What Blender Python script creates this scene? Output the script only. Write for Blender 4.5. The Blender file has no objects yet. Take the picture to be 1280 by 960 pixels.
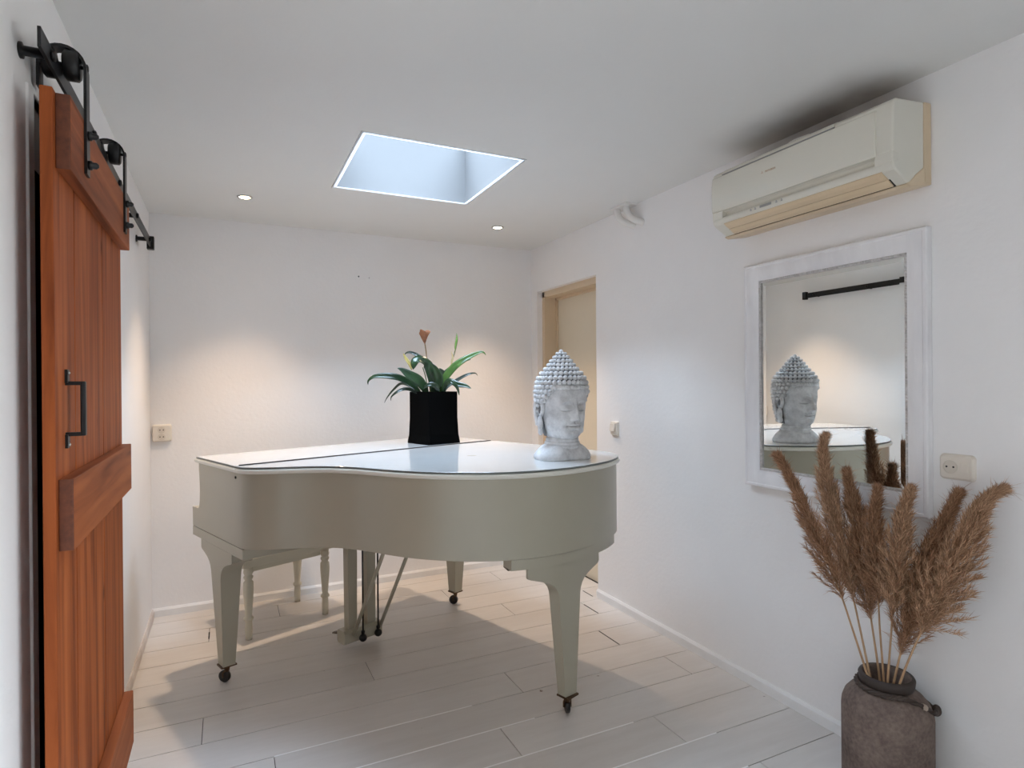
import bpy, bmesh, math, random
import numpy as np
from mathutils import Vector, Matrix
random.seed(7)
C = bpy.context.scene.collection
PI = math.pi
XL, XR, YB, ZC, YF = -0.418, 2.18, 4.20, 2.446, -2.60     # room shell

# ---------------------------------------------------------------- materials
def newmat(name):
    m = bpy.data.materials.new(name); m.use_nodes = True
    nt = m.node_tree; b = nt.nodes['Principled BSDF']
    return m, nt, b
def nd(nt, t, **kw):
    n = nt.nodes.new(t)
    for k, v in kw.items():
        if k.startswith('i_'): n.inputs[k[2:].replace('_', ' ')].default_value = v
        else: setattr(n, k, v)
    return n
def rgba(c): return (c[0], c[1], c[2], 1)
def plain(name, col, rough=0.5, metal=0.0, coat=0.0, spec=0.5, noise=0.0, nscale=20, bump=0.0, bscale=80, stretch=(1, 1, 1), col2=None, coords='Object', coatr=0.05):
    m, nt, b = newmat(name); L = nt.links
    b.inputs['Base Color'].default_value = rgba(col)
    b.inputs['Roughness'].default_value = rough
    b.inputs['Metallic'].default_value = metal
    b.inputs['Coat Weight'].default_value = coat
    b.inputs['Coat Roughness'].default_value = coatr
    b.inputs['Specular IOR Level'].default_value = spec
    tc = nd(nt, 'ShaderNodeTexCoord'); mp = nd(nt, 'ShaderNodeMapping'); mp.inputs['Scale'].default_value = stretch
    L.new(tc.outputs[coords], mp.inputs['Vector'])
    if noise or col2:
        n = nd(nt, 'ShaderNodeTexNoise'); n.inputs['Scale'].default_value = nscale; n.inputs['Detail'].default_value = 6; n.inputs['Roughness'].default_value = .6
        L.new(mp.outputs[0], n.inputs['Vector'])
        r = nd(nt, 'ShaderNodeValToRGB')
        c2 = col2 if col2 else tuple(x * (1 - noise) for x in col)
        r.color_ramp.elements[0].position = .3; r.color_ramp.elements[1].position = .7
        r.color_ramp.elements[0].color = rgba(c2); r.color_ramp.elements[1].color = rgba(col)
        L.new(n.outputs['Fac'], r.inputs['Fac']); L.new(r.outputs['Color'], b.inputs['Base Color'])
    if bump:
        n2 = nd(nt, 'ShaderNodeTexNoise'); n2.inputs['Scale'].default_value = bscale; n2.inputs['Detail'].default_value = 5
        L.new(mp.outputs[0], n2.inputs['Vector'])
        bp = nd(nt, 'ShaderNodeBump'); bp.inputs['Strength'].default_value = bump; bp.inputs['Distance'].default_value = .01
        L.new(n2.outputs['Fac'], bp.inputs['Height']); L.new(bp.outputs['Normal'], b.inputs['Normal'])
    return m
M = {}
M['wall'] = plain('plaster_wall', (.84, .825, .82), .75, noise=.035, nscale=2.5, bump=.12, bscale=45)
M['ceiling'] = plain('plaster_ceiling', (.72, .715, .695), .85, noise=.03, nscale=2, bump=.05, bscale=60)
M['trim'] = plain('white_trim_paint', (.80, .795, .79), .4, noise=.06, nscale=6)
M['old_trim'] = plain('worn_trim_paint', (.72, .69, .66), .5, col2=(.50, .42, .37), nscale=9)
M['shaft'] = plain('shaft_grey_lining', (.215, .212, .21), .6)
def translucent_mat():
    m, nt, b = newmat('translucent_white_edge_lip'); o = nt.nodes['Material Output']; nt.nodes.remove(b)
    t = nd(nt, 'ShaderNodeBsdfTranslucent'); t.inputs[0].default_value = (.95, .95, .95, 1); d = nd(nt, 'ShaderNodeBsdfDiffuse'); d.inputs[0].default_value = (.9, .9, .9, 1)
    mx = nd(nt, 'ShaderNodeMixShader'); mx.inputs[0].default_value = .25; nt.links.new(t.outputs[0], mx.inputs[1]); nt.links.new(d.outputs[0], mx.inputs[2]); nt.links.new(mx.outputs[0], o.inputs['Surface'])
    return m
M['alu'] = translucent_mat()
M['caulk'] = plain('board_filler', (.92, .91, .90), .5)
M['passage'] = plain('unlit_passage_dark', (.03, .028, .026), .9)  # near-black colour stands in for the passage being unlit
M['dark'] = plain('dark_gap', (.012, .011, .010), .8)
M['door_cream'] = plain('cream_door_paint', (.74, .66, .52), .45, noise=.04, nscale=4)
M['frame_tan'] = plain('tan_frame_paint', (.66, .52, .36), .5, noise=.06, nscale=5)
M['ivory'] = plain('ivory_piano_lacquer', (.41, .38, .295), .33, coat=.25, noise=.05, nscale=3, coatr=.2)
M['seam'] = plain('seam_shadow_dark', (.10, .085, .065), .7)  # dark strips imitate the shadow lines in the piano's joints
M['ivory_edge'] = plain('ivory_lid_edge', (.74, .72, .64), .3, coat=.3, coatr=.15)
M['lid_edge'] = plain('grey_green_lid_edge', (.16, .175, .165), .3)
M['bench'] = plain('cream_bench_paint', (.68, .65, .54), .4, noise=.06, nscale=5)
M['black_metal'] = plain('black_powder_coat', (.010, .010, .011), .42, metal=.3, bump=.03, bscale=150)
M['steel'] = plain('brushed_steel', (.55, .54, .52), .3, metal=1)
M['brass'] = plain('aged_brass', (.13, .075, .04), .4, metal=.8, noise=.4, nscale=40)
M['black_rubber'] = plain('dark_wheel', (.018, .014, .013), .5)
M['pot_black'] = plain('matt_black_pot', (.0015, .0015, .0015), .9, spec=.05)
M['soil'] = plain('dark_potting_soil', (.02, .014, .01), .95, bump=.6, bscale=120)
M['plastic'] = plain('cream_plastic', (.74, .68, .60), .4)
M['plastic_dk'] = plain('socket_recess_plastic', (.66, .60, .52), .45)
M['hole'] = plain('socket_hole', (.01, .01, .01), .6)
M['plastic_white'] = plain('white_pipe_plastic', (.76, .745, .72), .5)
M['ac_shell'] = plain('aged_white_plastic', (.68, .655, .575), .35, noise=.03, nscale=6)
M['ac_panel'] = plain('glossy_aged_panel', (.69, .665, .58), .16, coat=.6, coatr=.06)
M['ac_tan'] = plain('yellowed_plastic', (.68, .54, .37), .42, noise=.10, nscale=9, stretch=(1, .3, 1))
M['ac_louver'] = plain('yellowed_louver', (.70, .55, .365), .35, noise=.10, nscale=10, stretch=(4, .4, 4))
M['ac_grey'] = plain('grey_print', (.30, .30, .29), .5)
M['ac_brown'] = plain('brown_print', (.42, .27, .16), .5)
M['mirror'] = plain('silvered_glass', (.90, .92, .90), .0, metal=1)
M['frame_white'] = plain('whitewashed_frame', (.88, .87, .88), .5, col2=(.70, .69, .71), nscale=7, stretch=(1, 1, .25), bump=.08, bscale=60)
M['bead'] = plain('whitewashed_bead', (.70, .67, .66), .55, noise=.3, nscale=60)
M['stone'] = None
M['rope'] = plain('dark_twisted_rope', (.060, .042, .034), .8, bump=.4, bscale=90)
M['stalk'] = plain('dry_stalk', (.50, .31, .17), .6, noise=.3, nscale=25)
M['stem_green'] = plain('plant_stem', (.055, .10, .028), .5)
M['flower'] = plain('wilted_flower', (.42, .17, .075), .6, col2=(.16, .055, .025), nscale=30)
M['flower_pale'] = plain('pale_spathe_edge', (.62, .48, .26), .6, noise=.3, nscale=30)
M['yellow_leaf'] = plain('yellowing_leaf', (.60, .47, .15), .5, noise=.4, nscale=30)
M['bud'] = plain('green_bud', (.16, .30, .06), .5, noise=.2, nscale=40)
M['soot'] = plain('ceiling_fix', (.8, .8, .8), .8)

def soot_and_shade(m, on_wall):
    # brown dust stain plus painted-in shade on ceiling and wall above the air conditioner
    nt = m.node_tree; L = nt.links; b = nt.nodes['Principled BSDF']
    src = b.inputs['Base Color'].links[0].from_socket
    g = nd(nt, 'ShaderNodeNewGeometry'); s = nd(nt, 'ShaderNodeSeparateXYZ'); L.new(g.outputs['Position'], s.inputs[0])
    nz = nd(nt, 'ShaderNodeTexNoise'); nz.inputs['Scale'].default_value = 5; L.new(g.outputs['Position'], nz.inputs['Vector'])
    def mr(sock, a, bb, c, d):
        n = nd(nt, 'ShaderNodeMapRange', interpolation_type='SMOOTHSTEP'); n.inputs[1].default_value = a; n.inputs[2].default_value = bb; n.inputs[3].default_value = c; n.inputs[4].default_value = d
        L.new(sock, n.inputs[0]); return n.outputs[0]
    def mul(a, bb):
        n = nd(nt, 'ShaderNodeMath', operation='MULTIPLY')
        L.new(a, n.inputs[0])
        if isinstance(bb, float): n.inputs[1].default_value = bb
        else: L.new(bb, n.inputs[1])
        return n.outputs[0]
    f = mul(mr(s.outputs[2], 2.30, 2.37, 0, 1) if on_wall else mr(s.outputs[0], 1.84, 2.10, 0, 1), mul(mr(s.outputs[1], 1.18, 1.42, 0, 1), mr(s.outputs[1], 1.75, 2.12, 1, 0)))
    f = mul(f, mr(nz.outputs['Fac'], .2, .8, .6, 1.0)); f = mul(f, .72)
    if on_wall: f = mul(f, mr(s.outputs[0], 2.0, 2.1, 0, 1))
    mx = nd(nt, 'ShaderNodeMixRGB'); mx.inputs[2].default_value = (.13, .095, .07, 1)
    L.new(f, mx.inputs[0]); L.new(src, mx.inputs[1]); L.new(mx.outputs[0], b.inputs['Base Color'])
soot_and_shade(M['ceiling'], 0)
soot_and_shade(M['wall'], 1)

def lid_mat():
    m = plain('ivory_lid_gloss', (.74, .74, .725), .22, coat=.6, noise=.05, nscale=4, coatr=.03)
    nt = m.node_tree; L = nt.links; b = nt.nodes['Principled BSDF']
    src = b.inputs['Base Color'].links[0].from_socket
    tc = nd(nt, 'ShaderNodeTexCoord')
    v = nd(nt, 'ShaderNodeVectorMath', operation='DISTANCE'); v.inputs[1].default_value = (0.925, -1.06, 1.05)
    L.new(tc.outputs['Object'], v.inputs[0])
    mr = nd(nt, 'ShaderNodeMapRange'); mr.inputs[1].default_value = .020; mr.inputs[2].default_value = .026; mr.inputs[3].default_value = .5; mr.inputs[4].default_value = 0
    L.new(v.outputs['Value'], mr.inputs[0])
    mx = nd(nt, 'ShaderNodeMixRGB'); mx.inputs[2].default_value = (.42, .36, .26, 1)
    L.new(mr.outputs[0], mx.inputs[0]); L.new(src, mx.inputs[1]); L.new(mx.outputs[0], b.inputs['Base Color'])
    return m
M['lid'] = lid_mat()

def floor_mat():
    m, nt, b = newmat('painted_floor_boards'); L = nt.links
    g = nd(nt, 'ShaderNodeNewGeometry')
    n1 = nd(nt, 'ShaderNodeTexNoise'); n1.inputs['Scale'].default_value = 1.6; n1.inputs['Detail'].default_value = 4
    n2 = nd(nt, 'ShaderNodeTexNoise'); n2.inputs['Scale'].default_value = 9; n2.inputs['Detail'].default_value = 8; n2.inputs['Roughness'].default_value = .7
    n3 = nd(nt, 'ShaderNodeTexNoise'); n3.inputs['Scale'].default_value = 16; n3.inputs['Detail'].default_value = 2
    mp = nd(nt, 'ShaderNodeMapping'); mp.inputs['Scale'].default_value = (.35, 2.4, 1)
    L.new(g.outputs['Position'], mp.inputs['Vector'])
    for n in (n1, n2): L.new(mp.outputs[0], n.inputs['Vector'])
    L.new(g.outputs['Position'], n3.inputs['Vector'])
    r = nd(nt, 'ShaderNodeValToRGB'); r.color_ramp.elements[0].color = (.585, .548, .515, 1); r.color_ramp.elements[1].color = (.71, .682, .655, 1)
    r.color_ramp.elements[0].position = .3; r.color_ramp.elements[1].position = .7
    ad = nd(nt, 'ShaderNodeMath', operation='ADD'); m2 = nd(nt, 'ShaderNodeMath', operation='MULTIPLY'); m2.inputs[1].default_value = .5
    m1 = nd(nt, 'ShaderNodeMath', operation='MULTIPLY'); m1.inputs[1].default_value = .5
    L.new(n1.outputs['Fac'], m1.inputs[0]); L.new(n2.outputs['Fac'], m2.inputs[0]); L.new(m1.outputs[0], ad.inputs[0]); L.new(m2.outputs[0], ad.inputs[1])
    L.new(ad.outputs[0], r.inputs['Fac'])
    # scattered dark chips in the paint
    r3 = nd(nt, 'ShaderNodeValToRGB'); r3.color_ramp.elements[0].position = .76; r3.color_ramp.elements[1].position = .79
    L.new(n3.outputs['Fac'], r3.inputs['Fac'])
    mx = nd(nt, 'ShaderNodeMixRGB'); mx.inputs[2].default_value = (.20, .14, .10, 1)
    L.new(r3.outputs['Color'], mx.inputs[0]); L.new(r.outputs['Color'], mx.inputs[1])
    # each board a touch different
    hv = nd(nt, 'ShaderNodeHueSaturation'); mr = nd(nt, 'ShaderNodeMapRange'); mr.inputs[3].default_value = .95; mr.inputs[4].default_value = 1.04
    L.new(g.outputs['Random Per Island'], mr.inputs[0]); L.new(mr.outputs[0], hv.inputs['Value']); L.new(mx.outputs[0], hv.inputs['Color'])
    L.new(hv.outputs[0], b.inputs['Base Color'])
    b.inputs['Roughness'].default_value = .42
    bp = nd(nt, 'ShaderNodeBump'); bp.inputs['Strength'].default_value = .06; bp.inputs['Distance'].default_value = .01
    L.new(n2.outputs['Fac'], bp.inputs['Height']); L.new(bp.outputs['Normal'], b.inputs['Normal'])
    return m
M['floor'] = floor_mat()

def wood_mat(name, c1, c2, c3, axis):
    m, nt, b = newmat(name); L = nt.links
    g = nd(nt, 'ShaderNodeNewGeometry')
    mp = nd(nt, 'ShaderNodeMapping'); s = [14, 14, 14]; s[axis] = .9; mp.inputs['Scale'].default_value = s
    L.new(g.outputs['Position'], mp.inputs['Vector'])
    # shift grain per board
    ad = nd(nt, 'ShaderNodeVectorMath', operation='ADD'); sc = nd(nt, 'ShaderNodeVectorMath', operation='SCALE'); sc.inputs['Scale'].default_value = 37
    cb = nd(nt, 'ShaderNodeCombineXYZ'); 
    for i in range(3): L.new(g.outputs['Random Per Island'], cb.inputs[i])
    L.new(cb.outputs[0], sc.inputs[0]); L.new(mp.outputs[0], ad.inputs[0]); L.new(sc.outputs[0], ad.inputs[1])
    n = nd(nt, 'ShaderNodeTexNoise'); n.inputs['Scale'].default_value = 1.5; n.inputs['Detail'].default_value = 7; n.inputs['Distortion'].default_value = .8
    L.new(ad.outputs[0], n.inputs['Vector'])
    r = nd(nt, 'ShaderNodeValToRGB'); e = r.color_ramp.elements
    e[0].position = .28; e[0].color = rgba(c3); e[1].position = .72; e[1].color = rgba(c1)
    x = e.new(.5); x.color = rgba(c2)
    L.new(n.outputs['Fac'], r.inputs['Fac'])
    # knots
    v = nd(nt, 'ShaderNodeTexVoronoi'); v.inputs['Scale'].default_value = 3.2; mp2 = nd(nt, 'ShaderNodeMapping'); s2 = [1.6, 1.6, 1.6]; s2[axis] = .8; mp2.inputs['Scale'].default_value = s2
    L.new(g.outputs['Position'], mp2.inputs['Vector']); L.new(mp2.outputs[0], v.inputs['Vector'])
    kr = nd(nt, 'ShaderNodeMapRange'); kr.inputs[1].default_value = .03; kr.inputs[2].default_value = .09; kr.inputs[3].default_value = .75; kr.inputs[4].default_value = 0
    L.new(v.outputs['Distance'], kr.inputs[0])
    mx = nd(nt, 'ShaderNodeMixRGB'); mx.inputs[2].default_value = rgba(tuple(q * .35 for q in c3))
    L.new(kr.outputs[0], mx.inputs[0]); L.new(r.outputs['Color'], mx.inputs[1])
    L.new(mx.outputs[0], b.inputs['Base Color']); b.inputs['Roughness'].default_value = .6; b.inputs['Specular IOR Level'].default_value = .15
    bp = nd(nt, 'ShaderNodeBump'); bp.inputs['Strength'].default_value = .15; bp.inputs['Distance'].default_value = .005
    L.new(n.outputs['Fac'], bp.inputs['Height']); L.new(bp.outputs['Normal'], b.inputs['Normal'])
    return m
M['wood_v'] = wood_mat('stained_pine_planks', (.40, .110, .030), (.285, .070, .018), (.14, .030, .008), 2)
M['wood_h'] = wood_mat('stained_pine_cross_board', (.38, .115, .040), (.28, .078, .026), (.15, .038, .012), 1)

M['wood_end'] = plain('stained_end_grain', (.16, .045, .018), .7, noise=.5, nscale=60)
def stone_mat():
    m, nt, b = newmat('weathered_white_stone'); L = nt.links
    g = nd(nt, 'ShaderNodeNewGeometry')
    n = nd(nt, 'ShaderNodeTexNoise'); n.inputs['Scale'].default_value = 22; n.inputs['Detail'].default_value = 8; n.inputs['Roughness'].default_value = .65
    tc = nd(nt, 'ShaderNodeTexCoord'); L.new(tc.outputs['Object'], n.inputs['Vector'])
    r = nd(nt, 'ShaderNodeValToRGB'); r.color_ramp.elements[0].position = .3; r.color_ramp.elements[0].color = (.46, .46, .47, 1)
    r.color_ramp.elements[1].position = .62; r.color_ramp.elements[1].color = (.76, .76, .77, 1)
    L.new(n.outputs['Fac'], r.inputs['Fac'])
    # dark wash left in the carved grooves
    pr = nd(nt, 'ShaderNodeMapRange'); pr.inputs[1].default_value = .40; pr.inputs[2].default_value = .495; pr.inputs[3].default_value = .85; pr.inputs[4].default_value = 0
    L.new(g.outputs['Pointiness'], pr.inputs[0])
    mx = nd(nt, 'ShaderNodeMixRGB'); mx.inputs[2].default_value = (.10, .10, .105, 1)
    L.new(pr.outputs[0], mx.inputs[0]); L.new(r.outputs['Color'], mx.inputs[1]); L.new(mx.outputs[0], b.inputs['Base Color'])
    b.inputs['Roughness'].default_value = .7
    bp = nd(nt, 'ShaderNodeBump'); bp.inputs['Strength'].default_value = .12; bp.inputs['Distance'].default_value = .004
    L.new(n.outputs['Fac'], bp.inputs['Height']); L.new(bp.outputs['Normal'], b.inputs['Normal'])
    return m
M['stone'] = stone_mat()
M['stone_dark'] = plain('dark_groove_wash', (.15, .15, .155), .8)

def vase_mat():
    m, nt, b = newmat('rough_brown_ceramic'); L = nt.links
    tc = nd(nt, 'ShaderNodeTexCoord')
    a = nd(nt, 'ShaderNodeTexNoise'); a.inputs['Scale'].default_value = 7; a.inputs['Detail'].default_value = 6; a.inputs['Roughness'].default_value = .7
    c = nd(nt, 'ShaderNodeTexNoise'); c.inputs['Scale'].default_value = 90; c.inputs['Detail'].default_value = 4
    for n in (a, c): L.new(tc.outputs['Object'], n.inputs['Vector'])
    r = nd(nt, 'ShaderNodeValToRGB'); e = r.color_ramp.elements
    e[0].position = .3; e[0].color = (.085, .062, .053, 1); e[1].position = .68; e[1].color = (.25, .195, .165, 1)
    x = e.new(.5); x.color = (.165, .125, .108, 1)
    mi = nd(nt, 'ShaderNodeMath', operation='MULTIPLY_ADD'); mi.inputs[1].default_value = .35
    ml = nd(nt, 'ShaderNodeMath', operation='MULTIPLY'); ml.inputs[1].default_value = .65
    L.new(a.outputs['Fac'], ml.inputs[0]); L.new(c.outputs['Fac'], mi.inputs[0]); L.new(ml.outputs[0], mi.inputs[2])
    L.new(mi.outputs[0], r.inputs['Fac']); L.new(r.outputs['Color'], b.inputs['Base Color'])
    b.inputs['Roughness'].default_value = .9; b.inputs['Specular IOR Level'].default_value = .2
    bp = nd(nt, 'ShaderNodeBump'); bp.inputs['Strength'].default_value = .25; bp.inputs['Distance'].default_value = .006
    L.new(c.outputs['Fac'], bp.inputs['Height']); L.new(bp.outputs['Normal'], b.inputs['Normal'])
    return m
M['vase'] = vase_mat()

def island_mat(name, c1, c2, rough=.6, spec=.3, trans=0.0):
    m, nt, b = newmat(name); L = nt.links
    g = nd(nt, 'ShaderNodeNewGeometry'); r = nd(nt, 'ShaderNodeValToRGB')
    r.color_ramp.elements[0].color = rgba(c1); r.color_ramp.elements[1].color = rgba(c2)
    L.new(g.outputs['Random Per Island'], r.inputs['Fac']); L.new(r.outputs['Color'], b.inputs['Base Color'])
    b.inputs['Roughness'].default_value = rough; b.inputs['Specular IOR Level'].default_value = spec
    return m
M['plume'] = island_mat('dry_pampas_plume', (.30, .155, .08), (.80, .52, .33))
M['plume_dark'] = island_mat('dry_pampas_plume_dark', (.20, .095, .05), (.64, .37, .215))

def leaf_mat(name, c1, c2):
    m, nt, b = newmat(name); L = nt.links
    tc = nd(nt, 'ShaderNodeTexCoord'); w = nd(nt, 'ShaderNodeTexNoise'); w.inputs['Scale'].default_value = 18; w.inputs['Detail'].default_value = 4
    L.new(tc.outputs['Object'], w.inputs['Vector'])
    r = nd(nt, 'ShaderNodeValToRGB'); r.color_ramp.elements[0].color = rgba(c1); r.color_ramp.elements[1].color = rgba(c2)
    r.color_ramp.elements[0].position = .35; r.color_ramp.elements[1].position = .65
    L.new(w.outputs['Fac'], r.inputs['Fac']); L.new(r.outputs['Color'], b.inputs['Base Color'])
    b.inputs['Roughness'].default_value = .28; b.inputs['Specular IOR Level'].default_value = .6
    return m
M['leaf'] = leaf_mat('glossy_green_leaf', (.009, .027, .010), (.022, .060, .019))
M['leaf_dark'] = leaf_mat('dark_green_leaf', (.006, .015, .007), (.013, .034, .012))
M['leaf_light'] = leaf_mat('light_green_leaf', (.045, .105, .022), (.10, .20, .045))

def emis(name, col, s):
    m, nt, b = newmat(name); b.inputs['Base Color'].default_value = rgba(col)
    b.inputs['Emission Color'].default_value = rgba(col); b.inputs['Emission Strength'].default_value = s
    return m
M['lamp'] = emis('warm_lamp_face', (1.0, .80, .52), 30)
def glass_mat():
    m, nt, b = newmat('clear_roof_glass')
    nt.nodes.remove(b); o = nt.nodes['Material Output']
    t = nd(nt, 'ShaderNodeBsdfTransparent'); t.inputs[0].default_value = (.94, .96, .97, 1)
    gl = nd(nt, 'ShaderNodeBsdfGlossy'); gl.inputs['Roughness'].default_value = .0
    mx = nd(nt, 'ShaderNodeMixShader'); fr = nd(nt, 'ShaderNodeFresnel'); fr.inputs['IOR'].default_value = 1.3
    nt.links.new(fr.outputs[0], mx.inputs[0]); nt.links.new(t.outputs[0], mx.inputs[1]); nt.links.new(gl.outputs[0], mx.inputs[2])
    nt.links.new(mx.outputs[0], o.inputs['Surface'])
    return m
M['glass'] = glass_mat()

# ---------------------------------------------------------------- mesh builder
class MB:
    def __init__(s): s.v = []; s.f = []; s.m = []; s.sm = []
    def add(s, verts, faces, mi=0, smooth=False):
        o = len(s.v); s.v += [tuple(p) for p in verts]
        for f in faces: s.f.append(tuple(i + o for i in f)); s.m.append(mi); s.sm.append(smooth)
        return s
    def box(s, lo, hi, mi=0, bev=0.0):
        if bev <= 0:
            x0, y0, z0 = lo; x1, y1, z1 = hi
            s.add([(x0,y0,z0),(x1,y0,z0),(x1,y1,z0),(x0,y1,z0),(x0,y0,z1),(x1,y0,z1),(x1,y1,z1),(x0,y1,z1)],
                  [(0,3,2,1),(4,5,6,7),(0,1,5,4),(1,2,6,5),(2,3,7,6),(3,0,4,7)], mi)
            return s
        bm = bmesh.new(); bmesh.ops.create_cube(bm, size=1)
        for v in bm.verts:
            v.co = Vector([(lo[i] + hi[i]) / 2 + v.co[i] * (hi[i] - lo[i]) for i in range(3)])
        bmesh.ops.bevel(bm, geom=bm.edges[:], offset=bev, segments=2, profile=.6, affect='EDGES')
        s.bm(bm, mi); return s
    def bm(s, bm, mi=0, smooth=False):
        bm.verts.index_update()
        s.add([v.co.copy() for v in bm.verts], [[v.index for v in f.verts] for f in bm.faces], mi, smooth); bm.free()
        return s
    def prism(s, poly, axis, a, b, mi=0, smooth=False):
        # poly: 2-D points; axis 'x': (y,z); 'y': (x,z); 'z': (x,y)
        def P(p, t): return {'x': (t, p[0], p[1]), 'y': (p[0], t, p[1]), 'z': (p[0], p[1], t)}[axis]
        n = len(poly); vs = [P(p, a) for p in poly] + [P(p, b) for p in poly]
        s.add(vs, [(i, (i+1) % n, n + (i+1) % n, n + i) for i in range(n)], mi, smooth)
        o = len(s.v) - 2 * n
        s.f.append(tuple(o + i for i in reversed(range(n)))); s.m.append(mi); s.sm.append(False)
        s.f.append(tuple(o + n + i for i in range(n))); s.m.append(mi); s.sm.append(False)
        return s
    def tube(s, path, rad, n=10, mi=0, cap=True, smooth=True, flat=None):
        path = [Vector(p) for p in path]; k = len(path)
        rs = rad if isinstance(rad, (list, tuple)) else [rad] * k
        up = None; vs = []
        for i, p in enumerate(path):
            t = (path[min(i+1, k-1)] - path[max(i-1, 0)]).normalized()
            if up is None:
                up = Vector((0, 0, 1)) if abs(t.z) < .9 else Vector((1, 0, 0))
            a = t.cross(up).normalized(); b2 = a.cross(t).normalized(); up = b2
            for j in range(n):
                an = 2 * PI * j / n
                fa = flat if flat else 1
                vs.append(p + a * math.cos(an) * rs[i] + b2 * math.sin(an) * rs[i] * fa)
        fs = [(i*n + j, i*n + (j+1) % n, (i+1)*n + (j+1) % n, (i+1)*n + j) for i in range(k-1) for j in range(n)]
        if cap: fs += [tuple(reversed(range(n))), tuple(range((k-1)*n, k*n))]
        s.add(vs, fs, mi, smooth); return s
    def lathe(s, prof, c=(0, 0, 0), n=32, mi=0, axis='z', cap=True, smooth=True):
        vs = []
        for r, h in prof:
            for j in range(n):
                a = 2 * PI * j / n; x, y = r * math.cos(a), r * math.sin(a)
                q = {'z': (x, y, h), 'x': (h, x, y), 'y': (y, h, x)}[axis]
                vs.append((c[0]+q[0], c[1]+q[1], c[2]+q[2]))
        k = len(prof)
        fs = [(i*n + j, i*n + (j+1) % n, (i+1)*n + (j+1) % n, (i+1)*n + j) for i in range(k-1) for j in range(n)]
        if cap: fs += [tuple(reversed(range(n))), tuple(range((k-1)*n, k*n))]
        s.add(vs, fs, mi, smooth); return s
    def ball(s, c, r, seg=12, ring=8, mi=0, sc=(1, 1, 1), rot=None):
        vs = []; fs = []
        for i in range(1, ring):
            t = PI * i / ring
            for j in range(seg):
                a = 2 * PI * j / seg
                vs.append(Vector((r*sc[0]*math.sin(t)*math.cos(a), r*sc[1]*math.sin(t)*math.sin(a), r*sc[2]*math.cos(t))))
        vs += [Vector((0, 0, r*sc[2])), Vector((0, 0, -r*sc[2]))]
        T = len(vs) - 2
        for i in range(ring-2):
            for j in range(seg): fs.append((i*seg+j, (i+1)*seg+j, (i+1)*seg+(j+1) % seg, i*seg+(j+1) % seg))
        for j in range(seg):
            fs.append((T, j, (j+1) % seg)); fs.append((T+1, (ring-2)*seg+(j+1) % seg, (ring-2)*seg+j))
        if rot: vs = [rot @ v for v in vs]
        s.add([v + Vector(c) for v in vs], fs, mi, True); return s
    def build(s, name, mats, parent=None, off=(0, 0, 0), fixn=True, auto=None):
        me = bpy.data.meshes.new(name)
        o3 = Vector(off)
        me.from_pydata([tuple(Vector(p) - o3) for p in s.v], [], s.f)
        for m in (mats if isinstance(mats, (list, tuple)) else [mats]): me.materials.append(m)
        for p, mi, sm in zip(me.polygons, s.m, s.sm): p.material_index = mi; p.use_smooth = sm
        me.update()
        if fixn:
            bm = bmesh.new(); bm.from_mesh(me); bmesh.ops.recalc_face_normals(bm, faces=bm.faces[:]); bm.to_mesh(me); bm.free()
        if auto is not None:
            for p in me.polygons: p.use_smooth = True
            try: me.set_sharp_from_angle(angle=math.radians(auto))
            except Exception: pass
        o = bpy.data.objects.new(name, me); C.objects.link(o)
        if parent is not None: o.parent = parent
        elif tuple(off) != (0, 0, 0): o.location = off
        return o
def bevel(o, w, seg=2):
    m = o.modifiers.new('bevel', 'BEVEL'); m.width = w; m.segments = seg; m.limit_method = 'ANGLE'; m.angle_limit = math.radians(40)
    return o
def tag(o, label, cat, group=None):
    o['label'] = label; o['category'] = cat
    if group: o['group'] = group
    return o
def thing(name, label, cat, loc=(0, 0, 0), rz=0.0, group=None):
    o = bpy.data.objects.new(name, None); C.objects.link(o); o.location = loc; o.rotation_euler = (0, 0, rz); o.empty_display_size = .1
    return tag(o, label, cat, group)
def struct(o): o['kind'] = 'structure'; return o

# ---------------------------------------------------------------- room shell
ROW0, ROWH = 1.592, .20673
def build_floor():
    mb = MB()
    mb.box((XL-.12, YF-.1, -.10), (XR+.3, YB+.1, -.004), 2)
    joints = {2: [.99], 5: [-.1, 1.88], 7: [2.02], 6: [.62], 8: [1.56], 9: [.75], 10: [-.10, 1.30], 11: [.28, 1.75], 0: [.45], 1: [1.6], 3: [.15, 2.0], 4: [1.20]}
    for k in range(-21, 13):
        y0 = ROW0 + k*ROWH; y1 = y0 + ROWH
        if y1 < YF: continue
        y1 = min(y1, YB+.05)
        if y0 >= y1: continue
        xs = [XL-.1] + joints.get(k, [random.uniform(.0, 1.8)]) + [XR+.14]
        for a, b in zip(xs, xs[1:]):
            g = .0014 if k % 3 else .0020
            mb.box((a+.0013, y0+g, -.02), (b-.0013, y1-g, 0), 0, .0012)
    for x, ya, yb in ((1.880, 2.634, 2.826), (2.022, 3.046, 3.205), (2.150, 3.30, 3.42), (-.10, 3.70, 3.80)):   # open joints
        mb.box((x-.0035, ya, -.01), (x+.0035, yb, .0004), 2)
    # white filler pressed into the seams nearest the window side
    for k, a, b in ((0, -.3, 1.7), (1, -.3, 1.75), (2, -.1, 1.5), (3, -.1, 1.15), (4, .15, .95), (3, -.35, -.18)):
        y = ROW0 + k*ROWH
        mb.box((a, y-.0030, -.01), (b, y+.0030, .0005), 1)
    return struct(mb.build('floor', [M['floor'], M['caulk'], M['dark']]))
build_floor()

T = .14
# back wall
struct(MB().box((XL-T, YB, -.05), (XR+T+.2, YB+T, ZC+.05)).build('wall_back', M['wall']))
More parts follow.
